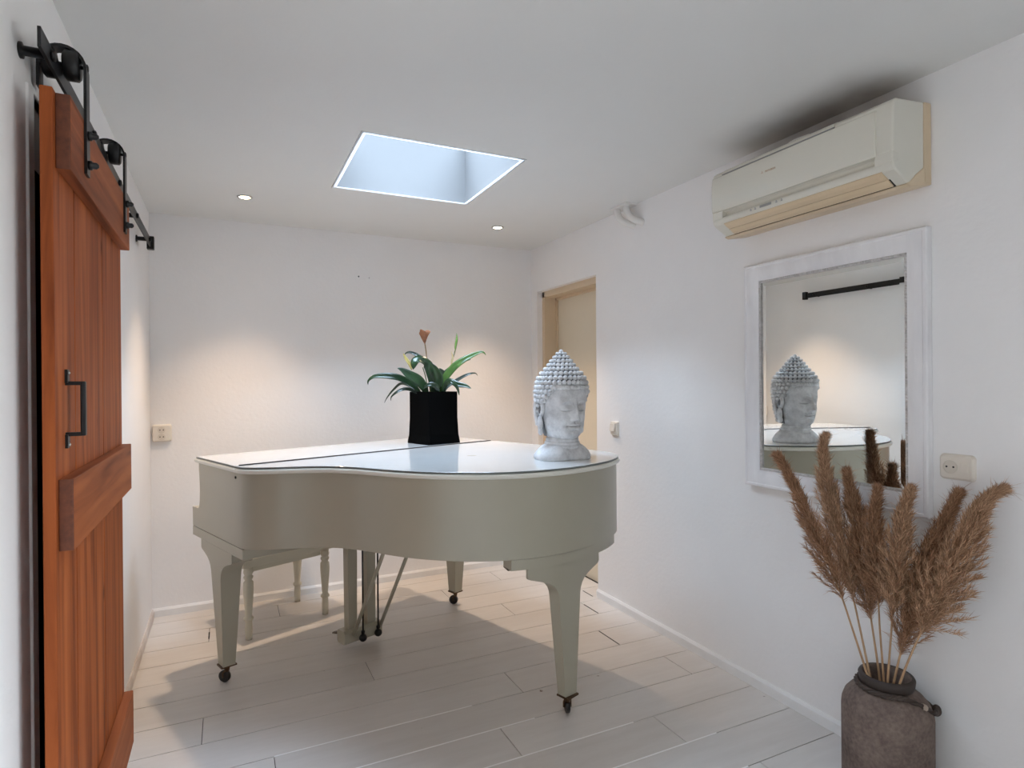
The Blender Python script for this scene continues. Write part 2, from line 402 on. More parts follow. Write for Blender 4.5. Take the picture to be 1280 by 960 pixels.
# left wall with the passage opening behind the sliding door
OP0, OP1, OPZ = 1.787, 2.50, 2.105
mb = MB()
mb.box((XL-T, YF, -.05), (XL, OP0, ZC+.05)); mb.box((XL-T, OP1, -.05), (XL, YB+T, ZC+.05)); mb.box((XL-T, OP0, OPZ), (XL, OP1, ZC+.05))
struct(mb.build('wall_left', M['wall']))
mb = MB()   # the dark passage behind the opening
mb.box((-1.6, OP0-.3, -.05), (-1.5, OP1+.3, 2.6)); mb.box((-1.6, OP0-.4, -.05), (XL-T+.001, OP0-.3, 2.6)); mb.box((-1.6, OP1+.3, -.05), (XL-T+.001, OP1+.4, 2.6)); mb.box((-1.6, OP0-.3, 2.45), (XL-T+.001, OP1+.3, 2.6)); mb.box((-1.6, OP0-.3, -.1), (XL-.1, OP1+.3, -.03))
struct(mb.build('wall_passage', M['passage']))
mb = MB()   # architrave round the opening
mb.box((XL-.02, OP0-.045, 0), (XL+.006, OP0, OPZ+.006), 0, .002); mb.box((XL-.02, OP1, 0), (XL+.006, OP1+.045, OPZ+.006), 0, .002); mb.box((XL-.02, OP0, OPZ), (XL+.006, OP1, OPZ+.006), 0, .002)
struct(mb.build('trim_1', M['trim']))
# right wall with the recessed doorway
D0, D1, DZ = 3.282, 4.10, 2.105
RX = XR + .15
mb = MB()
WY0, WY1, WZ0, WZ1 = -1.45, .45, .50, 2.10
mb.box((XR, YF, -.05), (XR+.3, WY0, ZC+.05)); mb.box((XR, WY1, -.05), (XR+.3, D0, ZC+.05)); mb.box((XR, WY0, -.05), (XR+.3, WY1, WZ0)); mb.box((XR, WY0, WZ1), (XR+.3, WY1, ZC+.05)); mb.box((XR, D1, -.05), (XR+.3, YB+T, ZC+.05)); mb.box((XR, D0, DZ), (XR+.3, D1, ZC+.05))
struct(mb.build('wall_right', M['wall']))
# door with frame in the recess
mb = MB()
mb.box((RX+.012, D0-.01, -.02), (RX+.055, D1-.0, DZ-.02))
door = struct(mb.build('door_1', M['door_cream']))
mb = MB()
mb.box((XR+.045, D1-.035, 0), (RX+.03, D1+.01, DZ-.0), 0, .002); mb.box((XR+.045, D0-.01, 0), (RX+.03, D0+.012, DZ), 0, .002); mb.box((XR+.045, D0, DZ-.045), (RX+.03, D1, DZ+.01), 0, .002)
mb.box((RX-.005, D1-.05, 0), (RX+.011, D1-.03, DZ-.04), 0); mb.box((RX-.005, D0, DZ-.062), (RX+.011, D1, DZ-.043), 0)
fr = struct(mb.build('trim_2', M['frame_tan']))
# front wall (behind the camera)
struct(MB().box((XL-T, YF-T, -.05), (XR+T, YF, ZC+.05)).build('wall_front', M['wall']))
mb = MB()   # window in the right wall, beside the camera
for a, b in ((WY0, WY0+.05), (WY1-.05, WY1), ((WY0+WY1)/2-.03, (WY0+WY1)/2+.03)): mb.box((XR+.10, a, WZ0), (XR+.16, b, WZ1))
for a, b in ((WZ0, WZ0+.05), (WZ1-.05, WZ1)): mb.box((XR+.10, WY0, a), (XR+.16, WY1, b))
wf = struct(mb.build('window_2', M['trim']))
struct(MB().box((XR+.128, WY0, WZ0), (XR+.132, WY1, WZ1)).build('window_pane', M['glass'], wf))
# ceiling with the square skylight opening
SX0, SX1, SY0, SY1, SH = .521, 1.265, 2.502, 3.258, .40
mb = MB()
ZT = ZC + .10
h_ = .012
mb.box((XL-T, YF-T, ZC), (SX0-h_, YB+T, ZT)); mb.box((SX1+h_, YF-T, ZC), (XR+.3, YB+T, ZT)); mb.box((SX0-h_, YF-T, ZC), (SX1+h_, SY0-h_, ZT)); mb.box((SX0-h_, SY1+h_, ZC), (SX1+h_, YB+T, ZT))
struct(mb.build('ceiling', M['ceiling']))
mb = MB()
t = .012; zt = ZC + SH
mb.box((SX0-t, SY0-t, ZC+.004), (SX0, SY1+t, zt)); mb.box((SX1, SY0-t, ZC+.004), (SX1+t, SY1+t, zt)); mb.box((SX0, SY0-t, ZC+.004), (SX1, SY0, zt)); mb.box((SX0, SY1, ZC+.004), (SX1, SY1+t, zt))
sky = struct(mb.build('window_1', M['shaft']))
mb = MB(); e = .010; z0, z1 = ZC-.001, ZC+.001
mb.box((SX0-.010, SY0-.010, z0), (SX0+e, SY1+.010, z1)); mb.box((SX1-e, SY0-.010, z0), (SX1+.010, SY1+.010, z1)); mb.box((SX0+e, SY0-.010, z0), (SX1-e, SY0+e, z1)); mb.box((SX0+e, SY1-e, z0), (SX1-e, SY1+.010, z1))
struct(mb.build('window_frame', M['alu'], sky))
struct(MB().box((SX0-.03, SY0-.03, zt), (SX1+.03, SY1+.03, zt+.006)).build('window_pane', M['glass'], sky))
# baseboards
def base_prof(h=.052, d=.014): return [(0, 0), (d, 0), (d, h-.012), (d*.45, h), (0, h)]
mb = MB(); mb.prism([(XR - p[0], p[1]) for p in base_prof()], 'y', YF, D0-.0)
struct(mb.build('baseboard_right', M['trim']))
mb = MB(); mb.prism([(YB - p[0], p[1]) for p in base_prof(.050)], 'x', XL, XR)
struct(mb.build('baseboard_back', M['trim']))
mb = MB(); mb.prism([(XL + p[0], p[1]) for p in base_prof(.048, .013)], 'y', OP1+.06, YB); mb.prism([(XL + p[0], p[1]) for p in base_prof(.048, .013)], 'y', YF, OP0-.06)
struct(mb.build('baseboard_left', M['old_trim']))

# ---------------------------------------------------------------- grand piano
PA = math.radians(19.3); PO = (-.156, 3.389, 0)
piano = thing('grand_piano', 'ivory painted grand piano with closed lid on three tapered legs with casters', 'piano', PO, PA)
# local axes: x = along the keyboard (treble to bass), y = -v (v runs from the keys to the tail)
def crom(pts, n=6, closed=False):
    out = []; N = len(pts)
    P = [Vector(p) for p in pts]
    for i in range(N - 1):
        p0 = P[max(i-1, 0)]; p1 = P[i]; p2 = P[i+1]; p3 = P[min(i+2, N-1)]
        for k in range(n):
            t = k / n
            out.append(.5*((2*p1) + (p2-p0)*t + (2*p0-5*p1+4*p2-p3)*t*t + (3*p1-p0-3*p2+p3)*t**3))
    out.append(P[-1]); return out
bent = [(-.010, .50), (-.010, .58), (-.003, .632), (.027, .680), (.089, .735), (.156, .781), (.221, .832), (.280, .898), (.325, .982), (.357, 1.082), (.388, 1.185), (.423, 1.274),
        (.464, 1.350), (.511, 1.419), (.561, 1.480), (.617, 1.534), (.682, 1.581), (.756, 1.620), (.845, 1.652), (.945, 1.673), (1.061, 1.681), (1.165, 1.674), (1.262, 1.653), (1.353, 1.618), (1.43, 1.562), (1.485, 1.475), (1.513, 1.36), (1.52, 1.22)]
curve = [(p.x, p.y) for p in crom([(a, b, 0) for a, b in bent], 4)]
VF = .055; HINGE = .575
def offset(poly, d):
    n = len(poly); out = []
    for i in range(n):
        a = Vector(poly[i-1]); b = Vector(poly[i]); c = Vector(poly[(i+1) % n])
        e1 = (b-a).normalized(); e2 = (c-b).normalized()
        n1 = Vector((-e1.y, e1.x)); n2 = Vector((-e2.y, e2.x))
        nn = n1 + n2
        if nn.length < 1e-6: nn = n1
        nn.normalize(); k = d / max(.5, nn.dot(n1))
        out.append((b.x + nn.x*k, b.y + nn.y*k))
    return out
def flip(poly): return [(u, -v) for u, v in poly]
lid_full = [(-.010, VF)] + curve + [(1.52, VF)]          # u,v
# orientation: make inward offset positive
def area(p): return sum(p[i-1][0]*p[i][1] - p[i][0]*p[i-1][1] for i in range(len(p))) / 2
if area(lid_full) < 0: lid_full = lid_full[::-1]
def part_poly(lo, hi):
    # piece of the lid outline between v = lo and v = hi (straight cut parallel to the keys)
    out = []
    n = len(lid_full)
    for i in range(n):
        a = lid_full[i]; b = lid_full[(i+1) % n]
        ina = lo <= a[1] <= hi; inb = lo <= b[1] <= hi
        if ina: out.append(a)
        for cut in (lo, hi):
            if (a[1]-cut) * (b[1]-cut) < 0:
                t = (cut-a[1])/(b[1]-a[1]); out.append((a[0]+(b[0]-a[0])*t, cut))
    return out
def slab(poly, z0, z1, r):
    # slab with a rounded nosing
    mb = MB(); rings = []
    for k in range(7):
        a = -PI/2 + PI*k/6
        rings.append((offset(poly, r*(1-math.cos(a))), (z0+z1)/2 + math.sin(a)*(z1-z0)/2))
    n = len(poly); vs = []
    for pl, z in rings: vs += [(u, -v, z) for u, v in pl]
    fs = [(i*n+j, i*n+(j+1) % n, (i+1)*n+(j+1) % n, (i+1)*n+j) for i in range(6) for j in range(n)]
    mb.add(vs, fs, 0, False)
    o = 0; mb.f += [tuple(range(n))[::-1], tuple(range(6*n, 7*n))]; mb.m += [0, 0]; mb.sm += [False, False]
    return mb
ZL = 1.05
main = part_poly(HINGE+.0015, 9); flap = part_poly(0, HINGE-.0015)
def top_layer(poly, parent):
    o = slab(poly, ZL-.0085, ZL, .002).build('lid_top_layer', [M['lid'], M['lid_edge']], parent, auto=12)
    for p in o.data.polygons:
        if p.normal.z < .6: p.material_index = 1
    return o
inner = offset(lid_full, .007)
def cut_poly(poly, lo, hi):
    out = []; n = len(poly)
    for i in range(n):
        a = poly[i]; b = poly[(i+1) % n]
        if lo <= a[1] <= hi: out.append(a)
        for cut in sorted((lo, hi), reverse=b[1] < a[1]):
            if (a[1]-cut) * (b[1]-cut) < 0:
                t = (cut-a[1])/(b[1]-a[1]); out.append((a[0]+(b[0]-a[0])*t, cut))
    return out
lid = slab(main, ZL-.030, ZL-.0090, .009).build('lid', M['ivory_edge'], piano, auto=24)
top_layer(cut_poly(inner, HINGE+.0040, 9), lid)
fl = slab(flap, ZL-.030, ZL-.0090, .009).build('front_lid_flap', M['ivory_edge'], piano, auto=24)
top_layer(cut_poly(inner, 0, HINGE-.0040), fl)
mb = MB(); mb.box((.006, -HINGE-.0042, ZL-.0090), (1.504, -HINGE+.0042, ZL-.0040)); mb.lathe([(.0034, .0), (.0034, 1.486)], (.012, -HINGE, ZL+.0012), 10, axis='x'); mb.build('lid_hinge', plain('dull_dark_hinge', (.050, .043, .042), .8, spec=.1), piano)
# case
case_poly = offset(lid_full, .016)
CF = .22
def clip_front(poly, lo):
    out = []; n = len(poly)
    for i in range(n):
        a = poly[i]; b = poly[(i+1) % n]
        if a[1] >= lo: out.append(a)
        if (a[1]-lo)*(b[1]-lo) < 0:
            t = (lo-a[1])/(b[1]-a[1]); out.append((a[0]+(b[0]-a[0])*t, lo))
    return out
CB = .697
mb = MB(); cp = clip_front(case_poly, CF)
mb.prism(flip(cp), 'z', CB, ZL-.030)
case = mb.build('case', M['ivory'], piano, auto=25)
U0, U1 = .006, 1.504
def arm(u0, u1):
    pr = [(-.028, CB), (-.030, .79), (.050, .793), (.068, .80), (.078, .83), (.082, .88), (.078, .94), (.070, .985), (.070, ZL-.03), (CF, ZL-.03), (CF, CB)]
    mb = MB(); mb.prism([(-v, z) for v, z in pr], 'x', u0, u1); return mb
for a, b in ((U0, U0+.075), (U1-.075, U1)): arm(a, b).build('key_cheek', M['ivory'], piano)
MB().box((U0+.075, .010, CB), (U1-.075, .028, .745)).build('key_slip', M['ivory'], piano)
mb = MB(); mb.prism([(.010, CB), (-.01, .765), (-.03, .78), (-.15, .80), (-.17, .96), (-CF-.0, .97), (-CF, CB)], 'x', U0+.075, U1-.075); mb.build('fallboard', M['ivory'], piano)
mb = MB(); mb.box((U0+.001, -.62, .648), (U1-.001, .034, CB-.0035), 0, .002); mb.box((U0+.004, -.617, CB-.0036), (U1-.004, .030, CB), 1); mb.build('key_bed', [M['ivory'], M['seam']], piano)
MB().lathe([(.006, -.002), (.006, .003)], (U0-.002, -.555, .998), 10, axis='x').build('lid_pin', M['dark'], piano)
# support band under the tail
band_o = [p for p in offset(lid_full, .022) if .685 < p[0] < 1.33 and p[1] > 1.4]
band_o.sort()
u_a, u_b = band_o[0][0], band_o[-1][0]
band_i = [p for p in offset(lid_full, .095) if p[1] > 1.4 and u_a+.02 < p[0] < u_b-.01]; band_i.sort()
band = band_o + band_i[::-1]
mb = MB(); mb.prism(flip(band), 'z', .652, CB-.003)
nb = len(mb.v); mb.prism(flip([(u, v-.004) if k < len(band_o) else (u, v) for k, (u, v) in enumerate(band)]), 'z', CB-.0031, CB+.001, 1)
mb.prism(flip([(u, v-.020) if k < len(band_o) else (u, v) for k, (u, v) in enumerate(band)]), 'z', .6485, .6522, 1)
mb.build('tail_beam', [M['ivory'], M['seam']], piano, auto=25)
def case_v(u):
    pts = [(p[0], p[1]) for p in offset(lid_full, .016) if p[1] > 1.2]
    pts.sort()
    for (a, b), (c, d) in zip(pts, pts[1:]):
        if a <= u <= c and c > a: return b + (d-b)*(u-a)/(c-a)
    return 1.6
def leg(cu, cv, axis, tail=False):
    # T-shaped bracket leg: flare along 'axis', square taper below, caster at the foot
    ws = [(.085, .031), (.30, .046), (.46, .057), (.505, .060), (.525, .064), (.545, .073), (.562, .088), (.577, .112), (.589, .145), (.597, .172), (.603, .192), (.610, .200), (.649, .200)]
    ts = lambda z: .028 + (.046-.028) * min(1, max(0, (z-.085)/.42))
    mb = MB(); vs = []
    for z, w in ws:
        t = ts(z)
        for sx, sy in ((-1, -1), (1, -1), (1, 1), (-1, 1)):
            p = (cu + sx*w, -cv + sy*t) if axis == 'u' else (cu + sx*t, -cv + sy*w)
            vs.append((p[0], p[1], z))
    if tail:
        mb = MB(); vs = []; NC = 15
        for z, w in ws:
            t = ts(z); fr = []; bk = []
            for k in range(NC):
                u = cu + w*(2*k/(NC-1) - 1)
                fr.append((u, -min(cv + t, case_v(u) - .020), z)); bk.append((u, -(cv - t), z))
            vs += fr + bk[::-1]
        R_ = 2*NC; n = len(ws)
        mb.add(vs, [(i*R_+j, i*R_+(j+1) % R_, (i+1)*R_+(j+1) % R_, (i+1)*R_+j) for i in range(n-1) for j in range(R_)] + [tuple(range(R_))[::-1], tuple(range((n-1)*R_, n*R_))])
        vs = []
    n = len(ws)
    fs = [(i*4+j, i*4+(j+1) % 4, (i+1)*4+(j+1) % 4, (i+1)*4+j) for i in range(n-1) for j in range(4)] + [(3, 2, 1, 0), tuple(range(4*n-4, 4*n))]
    if not tail: mb.add(vs, fs)
    lg = mb.build('leg', M['ivory'], piano, auto=30); 
    MB().box((cu-.035, -cv-.031, .079), (cu+.035, -cv+.031, .086)).build('leg_shoe', M['brass'], lg)
    a = {False: 2.2, True: .9}[tail]
    cx, cy = cu + .012*math.cos(a), -cv + .012*math.sin(a)
    mb = MB()
    mb.lathe([(.010, .05), (.013, .066), (.017, .080)], (cu, -cv, 0), 12)
    for s in (-1, 1):
        d = Vector((-math.sin(a), math.cos(a), 0)) * .014 * s
        mb.tube([Vector((cu, -cv, .062)) + d*.8, Vector((cx, cy, .045)) + d, Vector((cx, cy, .024)) + d], .005, 6)
    cs = mb.build('caster', M['brass'], lg)
    mb = MB(); d = Vector((-math.sin(a), math.cos(a), 0))
    mb.tube([Vector((cx, cy, .0275)) - d*.010, Vector((cx, cy, .0275)) - d*.007, Vector((cx, cy, .0275)) + d*.007, Vector((cx, cy, .0275)) + d*.010], [.022, .0275, .0275, .022], 20)
    mb.build('caster_wheel', M['black_rubber'], cs)
leg(.052, .295, 'v'); leg(1.438, .300, 'v'); leg(.965, 1.620, 'u', True)
# pedal lyre
mb = MB(); pr = [(-.43, .048), (-.43, .095), (-.418, .108), (-.36, .108), (-.348, .095), (-.348, .048), (-.36, .038), (-.418, .038)]
mb.prism(pr, 'x', .592, .815); lyre = mb.build('pedal_lyre', M['ivory'], piano)
for u in (.650, .762):
    mb = MB(); mb.add([(u-.024, -.410, .10), (u+.024, -.410, .10), (u+.024, -.362, .10), (u-.024, -.362, .10), (u-.029, -.410, .70), (u+.029, -.410, .70), (u+.029, -.362, .70), (u-.029, -.362, .70)], [(0,1,2,3),(4,5,6,7),(0,1,5,4),(1,2,6,5),(2,3,7,6),(3,0,4,7)])
    mb.build('lyre_post', M['ivory'], lyre)
for u in (.683, .775):
    mb = MB(); mb.tube([(u, -.455, .06), (u, -.455, .35), (u, -.455, .70)], .0045, 8); mb.ball((u, -.455, .062), .021, 12, 8, 0, (1, 1, .95)); mb.tube([(u, -.455, .085), (u, -.455, .10)], .010, 8)
    mb.build('pedal_rod', M['black_metal'], lyre)
for u in (.640, .800):
    mb = MB(); mb.tube([(u, -.435, .085), (u, -.80, .70)], .0095, 8); mb.build('lyre_brace', M['ivory'], lyre)
for u in (.630, .700, .770):
    mb = MB(); mb.tube([(u, -.40, .062), (u, -.30, .058), (u, -.255, .05), (u, -.245, .048)], [.009, .012, .019, .012], 12, flat=.3); mb.build('pedal', M['brass'], lyre)

# ---------------------------------------------------------------- bench behind the piano
BA = math.radians(23.0)
A_ = Vector((.099, 3.600)); e1 = Vector((math.cos(BA), math.sin(BA))); e2 = Vector((-math.sin(BA), math.cos(BA)))
ctr = A_ + e1*.235 + e2*.165
bench = thing('piano_bench', 'cream painted wooden bench with turned legs tucked behind the piano', 'bench', (ctr.x, ctr.y, 0), BA)
MB().box((-.285, -.215, .405), (.285, .205, .452), 0, .004).build('seat', M['bench'], bench)
MB().box((-.215, -.150, .360), (.215, .150, .405), 0, .002).build('apron', M['bench'], bench)
prof = [(.018, 0), (.020, .06), (.018, .10), (.026, .108), (.027, .118), (.018, .126), (.020, .16), (.025, .23), (.028, .28), (.026, .315), (.017, .325), (.024, .335), (.026, .345), (.018, .352), (.024, .362), (.027, .372), (.024, .382), (.026, .405)]
for sx in (-1, 1):
    for sy in (-1, 1):
        mb = MB(); mb.lathe(prof, (sx*.235, sy*.165, 0), 18); mb.build('leg', M['bench'], bench)

# ---------------------------------------------------------------- plant on the piano
pc = Vector((1.105, 3.395, ZL)); pr_ = math.radians(17.0)
plant = thing('potted_plant', 'flowering houseplant in a square black pot on the piano flap', 'plant', pc, pr_)
mb = MB(); hb, ht = .112, .101
def sq(h, z, r=.006): return [(-h+r, -h, z), (h-r, -h, z), (h, -h+r, z), (h, h-r, z), (h-r, h, z), (-h+r, h, z), (-h, h-r, z), (-h, -h+r, z)]
rings = [sq(.113, 0), sq(.112, .015), sq(.107, .05), sq(.103, .15), sq(.103, .303), sq(.096, .303), sq(.096, .275)]
vs = [p for r in rings for p in r]
fs = [(i*8+j, i*8+(j+1) % 8, (i+1)*8+(j+1) % 8, (i+1)*8+j) for i in range(6) for j in range(8)] + [tuple(range(8))[::-1]]
mb.add(vs, fs); planter = mb.build('planter', M['pot_black'], plant)
mb = MB(); mb.add(sq(.0965, .276), [tuple(range(8))]); mb.build('soil', M['soil'], plant)
RI = Matrix.Rotation(-pr_, 3, 'Z')
CR = Vector((.9024, -.4310, 0)); CD = Vector((.431, .902, 0))     # the picture's right, and away from the window
def pp(px, py, dep=0.0):
    # a spot of the plant, measured in the photo: 5.647 zoom units per pixel, about 211 px per metre at the pot
    x = (px - 610) / 5.647 / 211.0; z = (520 - py) / 5.647 / 211.0 + .303
    w = CR * x + CD * dep
    q = RI @ w
    return Vector((q.x, q.y, z))
def blade(name, pts, width, mat, facing=None, curl=.25, n=14, shape=1.0, wmax=.45):
    path = crom(pts, 6); k = len(path)
    acc = [0]
    for i in range(1, k): acc.append(acc[-1] + (path[i]-path[i-1]).length)
    Lt = acc[-1]; mb = MB(); vs = []
    f0 = (RI @ (facing if facing else Vector((-.431, -.902, .35)))).normalized()
    for i, p in enumerate(path):
        t = acc[i]/Lt
        tg = (path[min(i+1, k-1)] - path[max(i-1, 0)]).normalized()
        side = tg.cross(f0)
        if side.length < .05: side = tg.cross(Vector((0, 0, 1)))
        side.normalize(); nrm = side.cross(tg).normalized()
        if nrm.dot(f0) < 0: nrm = -nrm
        w = width * .74 * (math.sin(PI * t**(math.log(.5)/math.log(wmax)))**.8 if 0 < t < 1 else 0) + .0012
        for s in (-1, -.5, 0, .5, 1):
            vs.append(p + side*s*w/2 + nrm*(abs(s)*curl*w*.5))
    fs = [(i*5+j, i*5+j+1, (i+1)*5+j+1, (i+1)*5+j) for i in range(k-1) for j in range(4)]
    mb.add(vs, fs, 0, True)
    o = mb.build(name, mat, plant); m = o.modifiers.new('thick', 'SOLIDIFY'); m.thickness = .0009; m.offset = 0
    return o
base = lambda dx=0, d=0: pp(610+dx, 555, d)
LF, LD, LL = M['leaf'], M['leaf_dark'], M['leaf_light']
blade('leaf', [base(-70), pp(480, 478, -.04), pp(400, 428, -.07), pp(320, 410, -.10), pp(230, 412, -.12), pp(190, 440, -.13), pp(186, 468, -.13)], .052, LF, wmax=.5)
blade('leaf', [base(-60, .02), pp(440, 482, .04), pp(370, 462, .06), pp(310, 505, .08), pp(262, 560, .09), pp(240, 600, .09)], .022, LD, wmax=.4)
blade('leaf', [base(-50, -.03), pp(470, 508, -.06), pp(420, 500, -.08), pp(375, 520, -.10), pp(340, 552, -.11), pp(336, 580, -.11)], .026, LD, wmax=.45)
blade('leaf', [base(-30, -.02), pp(556, 500, -.05), pp(520, 445, -.08), pp(462, 405, -.10), pp(415, 370, -.11), pp(384, 356, -.12)], .085, LF, wmax=.5, facing=Vector((-.2, -.9, .5)))
blade('leaf', [base(-20, .03), pp(570, 430, .05), pp(545, 320, .07), pp(500, 268, .07), pp(440, 238, .08), pp(405, 240, .08), pp(388, 258, .08)], .030, LD, wmax=.65)
blade('leaf', [base(-10, 0), pp(585, 420, -.01), pp(570, 330, -.02), pp(530, 300, -.04), pp(495, 310, -.06), pp(482, 365, -.07)], .080, LF, wmax=.72, facing=Vector((-.3, -.7, .6)))
blade('leaf', [base(10, .02), pp(600, 420, .04), pp(590, 345, .04), pp(560, 300, .03), pp(540, 330, .02)], .050, LD, wmax=.6)
blade('leaf', [base(50, 0), pp(670, 470, -.02), pp(735, 378, -.03), pp(800, 318, -.03), pp(880, 272, -.02), pp(955, 244, -.02), pp(985, 268, -.02)], .060, LL, wmax=.42)
blade('leaf', [base(40, .04), pp(660, 430, .06), pp(720, 360, .08), pp(800, 310, .10), pp(868, 290, .11)], .040, LF, wmax=.5)
blade('leaf', [base(60, .03), pp(700, 490, .05), pp(770, 440, .07), pp(840, 402, .08), pp(895, 390, .09), pp(918, 408, .09)], .028, LD, wmax=.45)
blade('leaf', [base(70, -.03), pp(690, 500, -.05), pp(725, 445, -.08), pp(790, 470, -.10), pp(850, 482, -.11), pp(888, 500, -.12)], .044, LF, wmax=.62)
blade('leaf', [base(60, -.05), pp(700, 480, -.08), pp(745, 450, -.11), pp(790, 490, -.12), pp(805, 545, -.12)], .030, LF, wmax=.55)
blade('leaf', [base(10, -.02), pp(640, 500, -.04), pp(660, 430, -.05), pp(630, 360, -.05), pp(596, 318, -.05)], .070, LF, wmax=.5, facing=Vector((-.6, -.8, .2)))
blade('leaf', [base(40, 0), pp(680, 490, -.01), pp(695, 430, -.02), pp(680, 385, -.02), pp(655, 355, -.02)], .060, LD, wmax=.5)
blade('leaf', [base(-5, -.02), pp(612, 520, -.03), pp(625, 450, -.04), pp(600, 395, -.04), pp(585, 360, -.04)], .040, LD, wmax=.5)
blade('leaf', [base(30, -.06), pp(650, 515, -.09), pp(640, 480, -.10), pp(600, 470, -.11), pp(560, 500, -.12)], .040, LD, wmax=.5)
blade('yellowed_leaf', [pp(470, 370, -.06), pp(455, 325, -.06), pp(432, 290, -.06), pp(412, 252, -.06)], .026, M['yellow_leaf'], wmax=.5)
def stem(pts, r, mat=None, name='stem'):
    mb = MB(); mb.tube(crom(pts, 5), r, 7); return mb.build(name, mat or M['stem_green'], plant)
stem([base(-20), pp(578, 440), pp(566, 340), pp(562, 250), pp(552, 178)], .0032, plain('brown_stem', (.22, .14, .06), .6), 'flower_stem')
stem([base(20), pp(660, 480, .01), pp(715, 390, .01), pp(745, 300, .01), pp(768, 220, .01)], .0028, None, 'bud_stem')
stem([base(-40), pp(562, 440, -.01), pp(540, 350, -.02)], .0030)
stem([base(-10, .01), pp(585, 470, .01), pp(592, 390, .0)], .0030)
# the drooping brown flower: a folded trumpet-shaped spathe
mb = MB(); n = 22; prof = [(.002, 0), (.007, .012), (.013, .028), (.019, .044), (.026, .060), (.031, .070)]
vs = []
c0 = pp(552, 180)
for r, h in prof:
    for j in range(n):
        a = 2*PI*j/n; rr = r * (1 + .18*math.sin(3*a + 40*h)); hh = h * (1 + .16*math.sin(2*a + 1))
        vs.append(c0 + Vector((rr*math.cos(a) - .12*h, rr*math.sin(a) - .1*h, hh)))
fs = [(i*n+j, i*n+(j+1) % n, (i+1)*n+(j+1) % n, (i+1)*n+j) for i in range(len(prof)-1) for j in range(n)]
mb.add(vs, fs, 0, True); fo = mb.build('flower', M['flower'], plant); m = fo.modifiers.new('thick', 'SOLIDIFY'); m.thickness = .0012
mb = MB(); mb.tube([c0 + Vector((0, 0, .008)), c0 + Vector((-.002, -.002, .035)), c0 + Vector((-.006, -.004, .058))], [.003, .005, .003], 8); mb.build('flower_spadix', M['flower_pale'], fo)
mb = MB(); mb.tube(crom([pp(766, 228, .01), pp(768, 200, .01), pp(775, 160, .01), pp(778, 130, .01), pp(776, 106, .01)], 4), [.003, .0045, .006, .0072, .008, .0085, .0088, .0088, .0085, .008, .0072, .006, .0048, .0036, .0024, .0012, .0006][:17], 10, flat=.7); mb.build('flower_bud', M['bud'], plant)
blade('dry_bract', [pp(738, 350, 0), pp(742, 310, 0), pp(748, 275, 0), pp(738, 235, 0)], .016, M['flower_pale'], wmax=.5)

# ---------------------------------------------------------------- stone head statue
hc = Vector((1.398, 2.397, ZL))
head = thing('head_statue', 'grey stone head sculpture with curled hair and closed eyes on the piano lid', 'sculpture', hc, math.radians(3)); head.scale = (1.015,)*3
def G(x, s): return math.exp(-(x/s)**2)
def lerp_prof(tab, z):
    for (z0, a0), (z1, a1) in zip(tab, tab[1:]):
        if z <= z1:
            t = max(0, min(1, (z-z0)/(z1-z0))); t = t*t*(3-2*t); return a0 + (a1-a0)*t
    return tab[-1][1]
WID = [(.070, .050), (.088, .054), (.105, .068), (.13, .083), (.16, .092), (.20, .099), (.25, .103), (.30, .105), (.34, .103), (.38, .090), (.41, .065)]
FRO = [(.070, .040), (.086, .058), (.098, .086), (.115, .100), (.14, .105), (.18, .108), (.22, .110), (.26, .113), (.30, .112), (.34, .104), (.38, .085), (.41, .06)]
BAK = [(.070, .055), (.10, .060), (.14, .072), (.20, .098), (.26, .112), (.30, .115), (.34, .110), (.38, .095), (.41, .065)]
def face_d(x, z):
    d = 0.0
    # brow ridge and eye hollows
    ax = abs(x)
    brow = .263 - 1.2*(ax-.040)**2/.06 - (.010 if ax < .012 else 0)
    d += .0055*G(z-brow, .008)*G(ax-.038, .034)
    d -= .0120*G(ax-.030, .020)*G(z-.243, .013)
    d -= .0060*G(ax-.045, .026)*G(z-.222, .018)
    # heavy closed lids
    d += .0105*G(ax-.042, .020)*G(z-.228, .0125)
    slit = .2195 + 6.0*(ax-.042)**2
    d -= .0060*G(z-slit, .0030)*G(ax-.042, .020)
    d += .0025*G(z-(slit-.007), .004)*G(ax-.042, .018)
    # nose
    if .165 < z < .275:
        t = (.262 - z)/(.262-.183)
        h = .006 + .026*max(0, min(1, t))**1.1 if z > .183 else .032*max(0, 1-(.183-z)/.009)
        h *= max(0, min(1, (.275-z)/.02))
        w = .0085 + .006*max(0, min(1, t))
        d += h*G(x, w)
        d += .011*G(ax-.015, .0075)*G(z-.183, .008)
        d -= .004*G(ax-.026, .006)*G(z-.184, .012)
    # philtrum, lips
    d -= .003*G(x, .004)*G(z-.168, .006)
    lw = .030
    if ax < .045:
        d += .0085*G(x, lw*.8)*G(z-.1575-.0025*G(ax-.010, .008), .0048)
        d += .0095*G(x, lw*.62)*G(z-.1435, .0060)
        d -= .0075*G(x, lw*.95)*G(z-(.1505+1.6*x*x), .0024)
        d -= .0045*G(ax-.033, .006)*G(z-.152, .007)
        d -= .0045*G(x, .022)*G(z-.132, .006)
    # chin and cheeks
    d += .010*G(x, .024)*G(z-.112, .014)
    d += .004*G(ax-.050, .025)*G(z-.185, .03)
    d -= .0025*G(ax-.034-(.18-z)*.25, .006)*G(z-.165, .018)
    return d
NU, NV = 200, 190
mb = MB(); vs = []
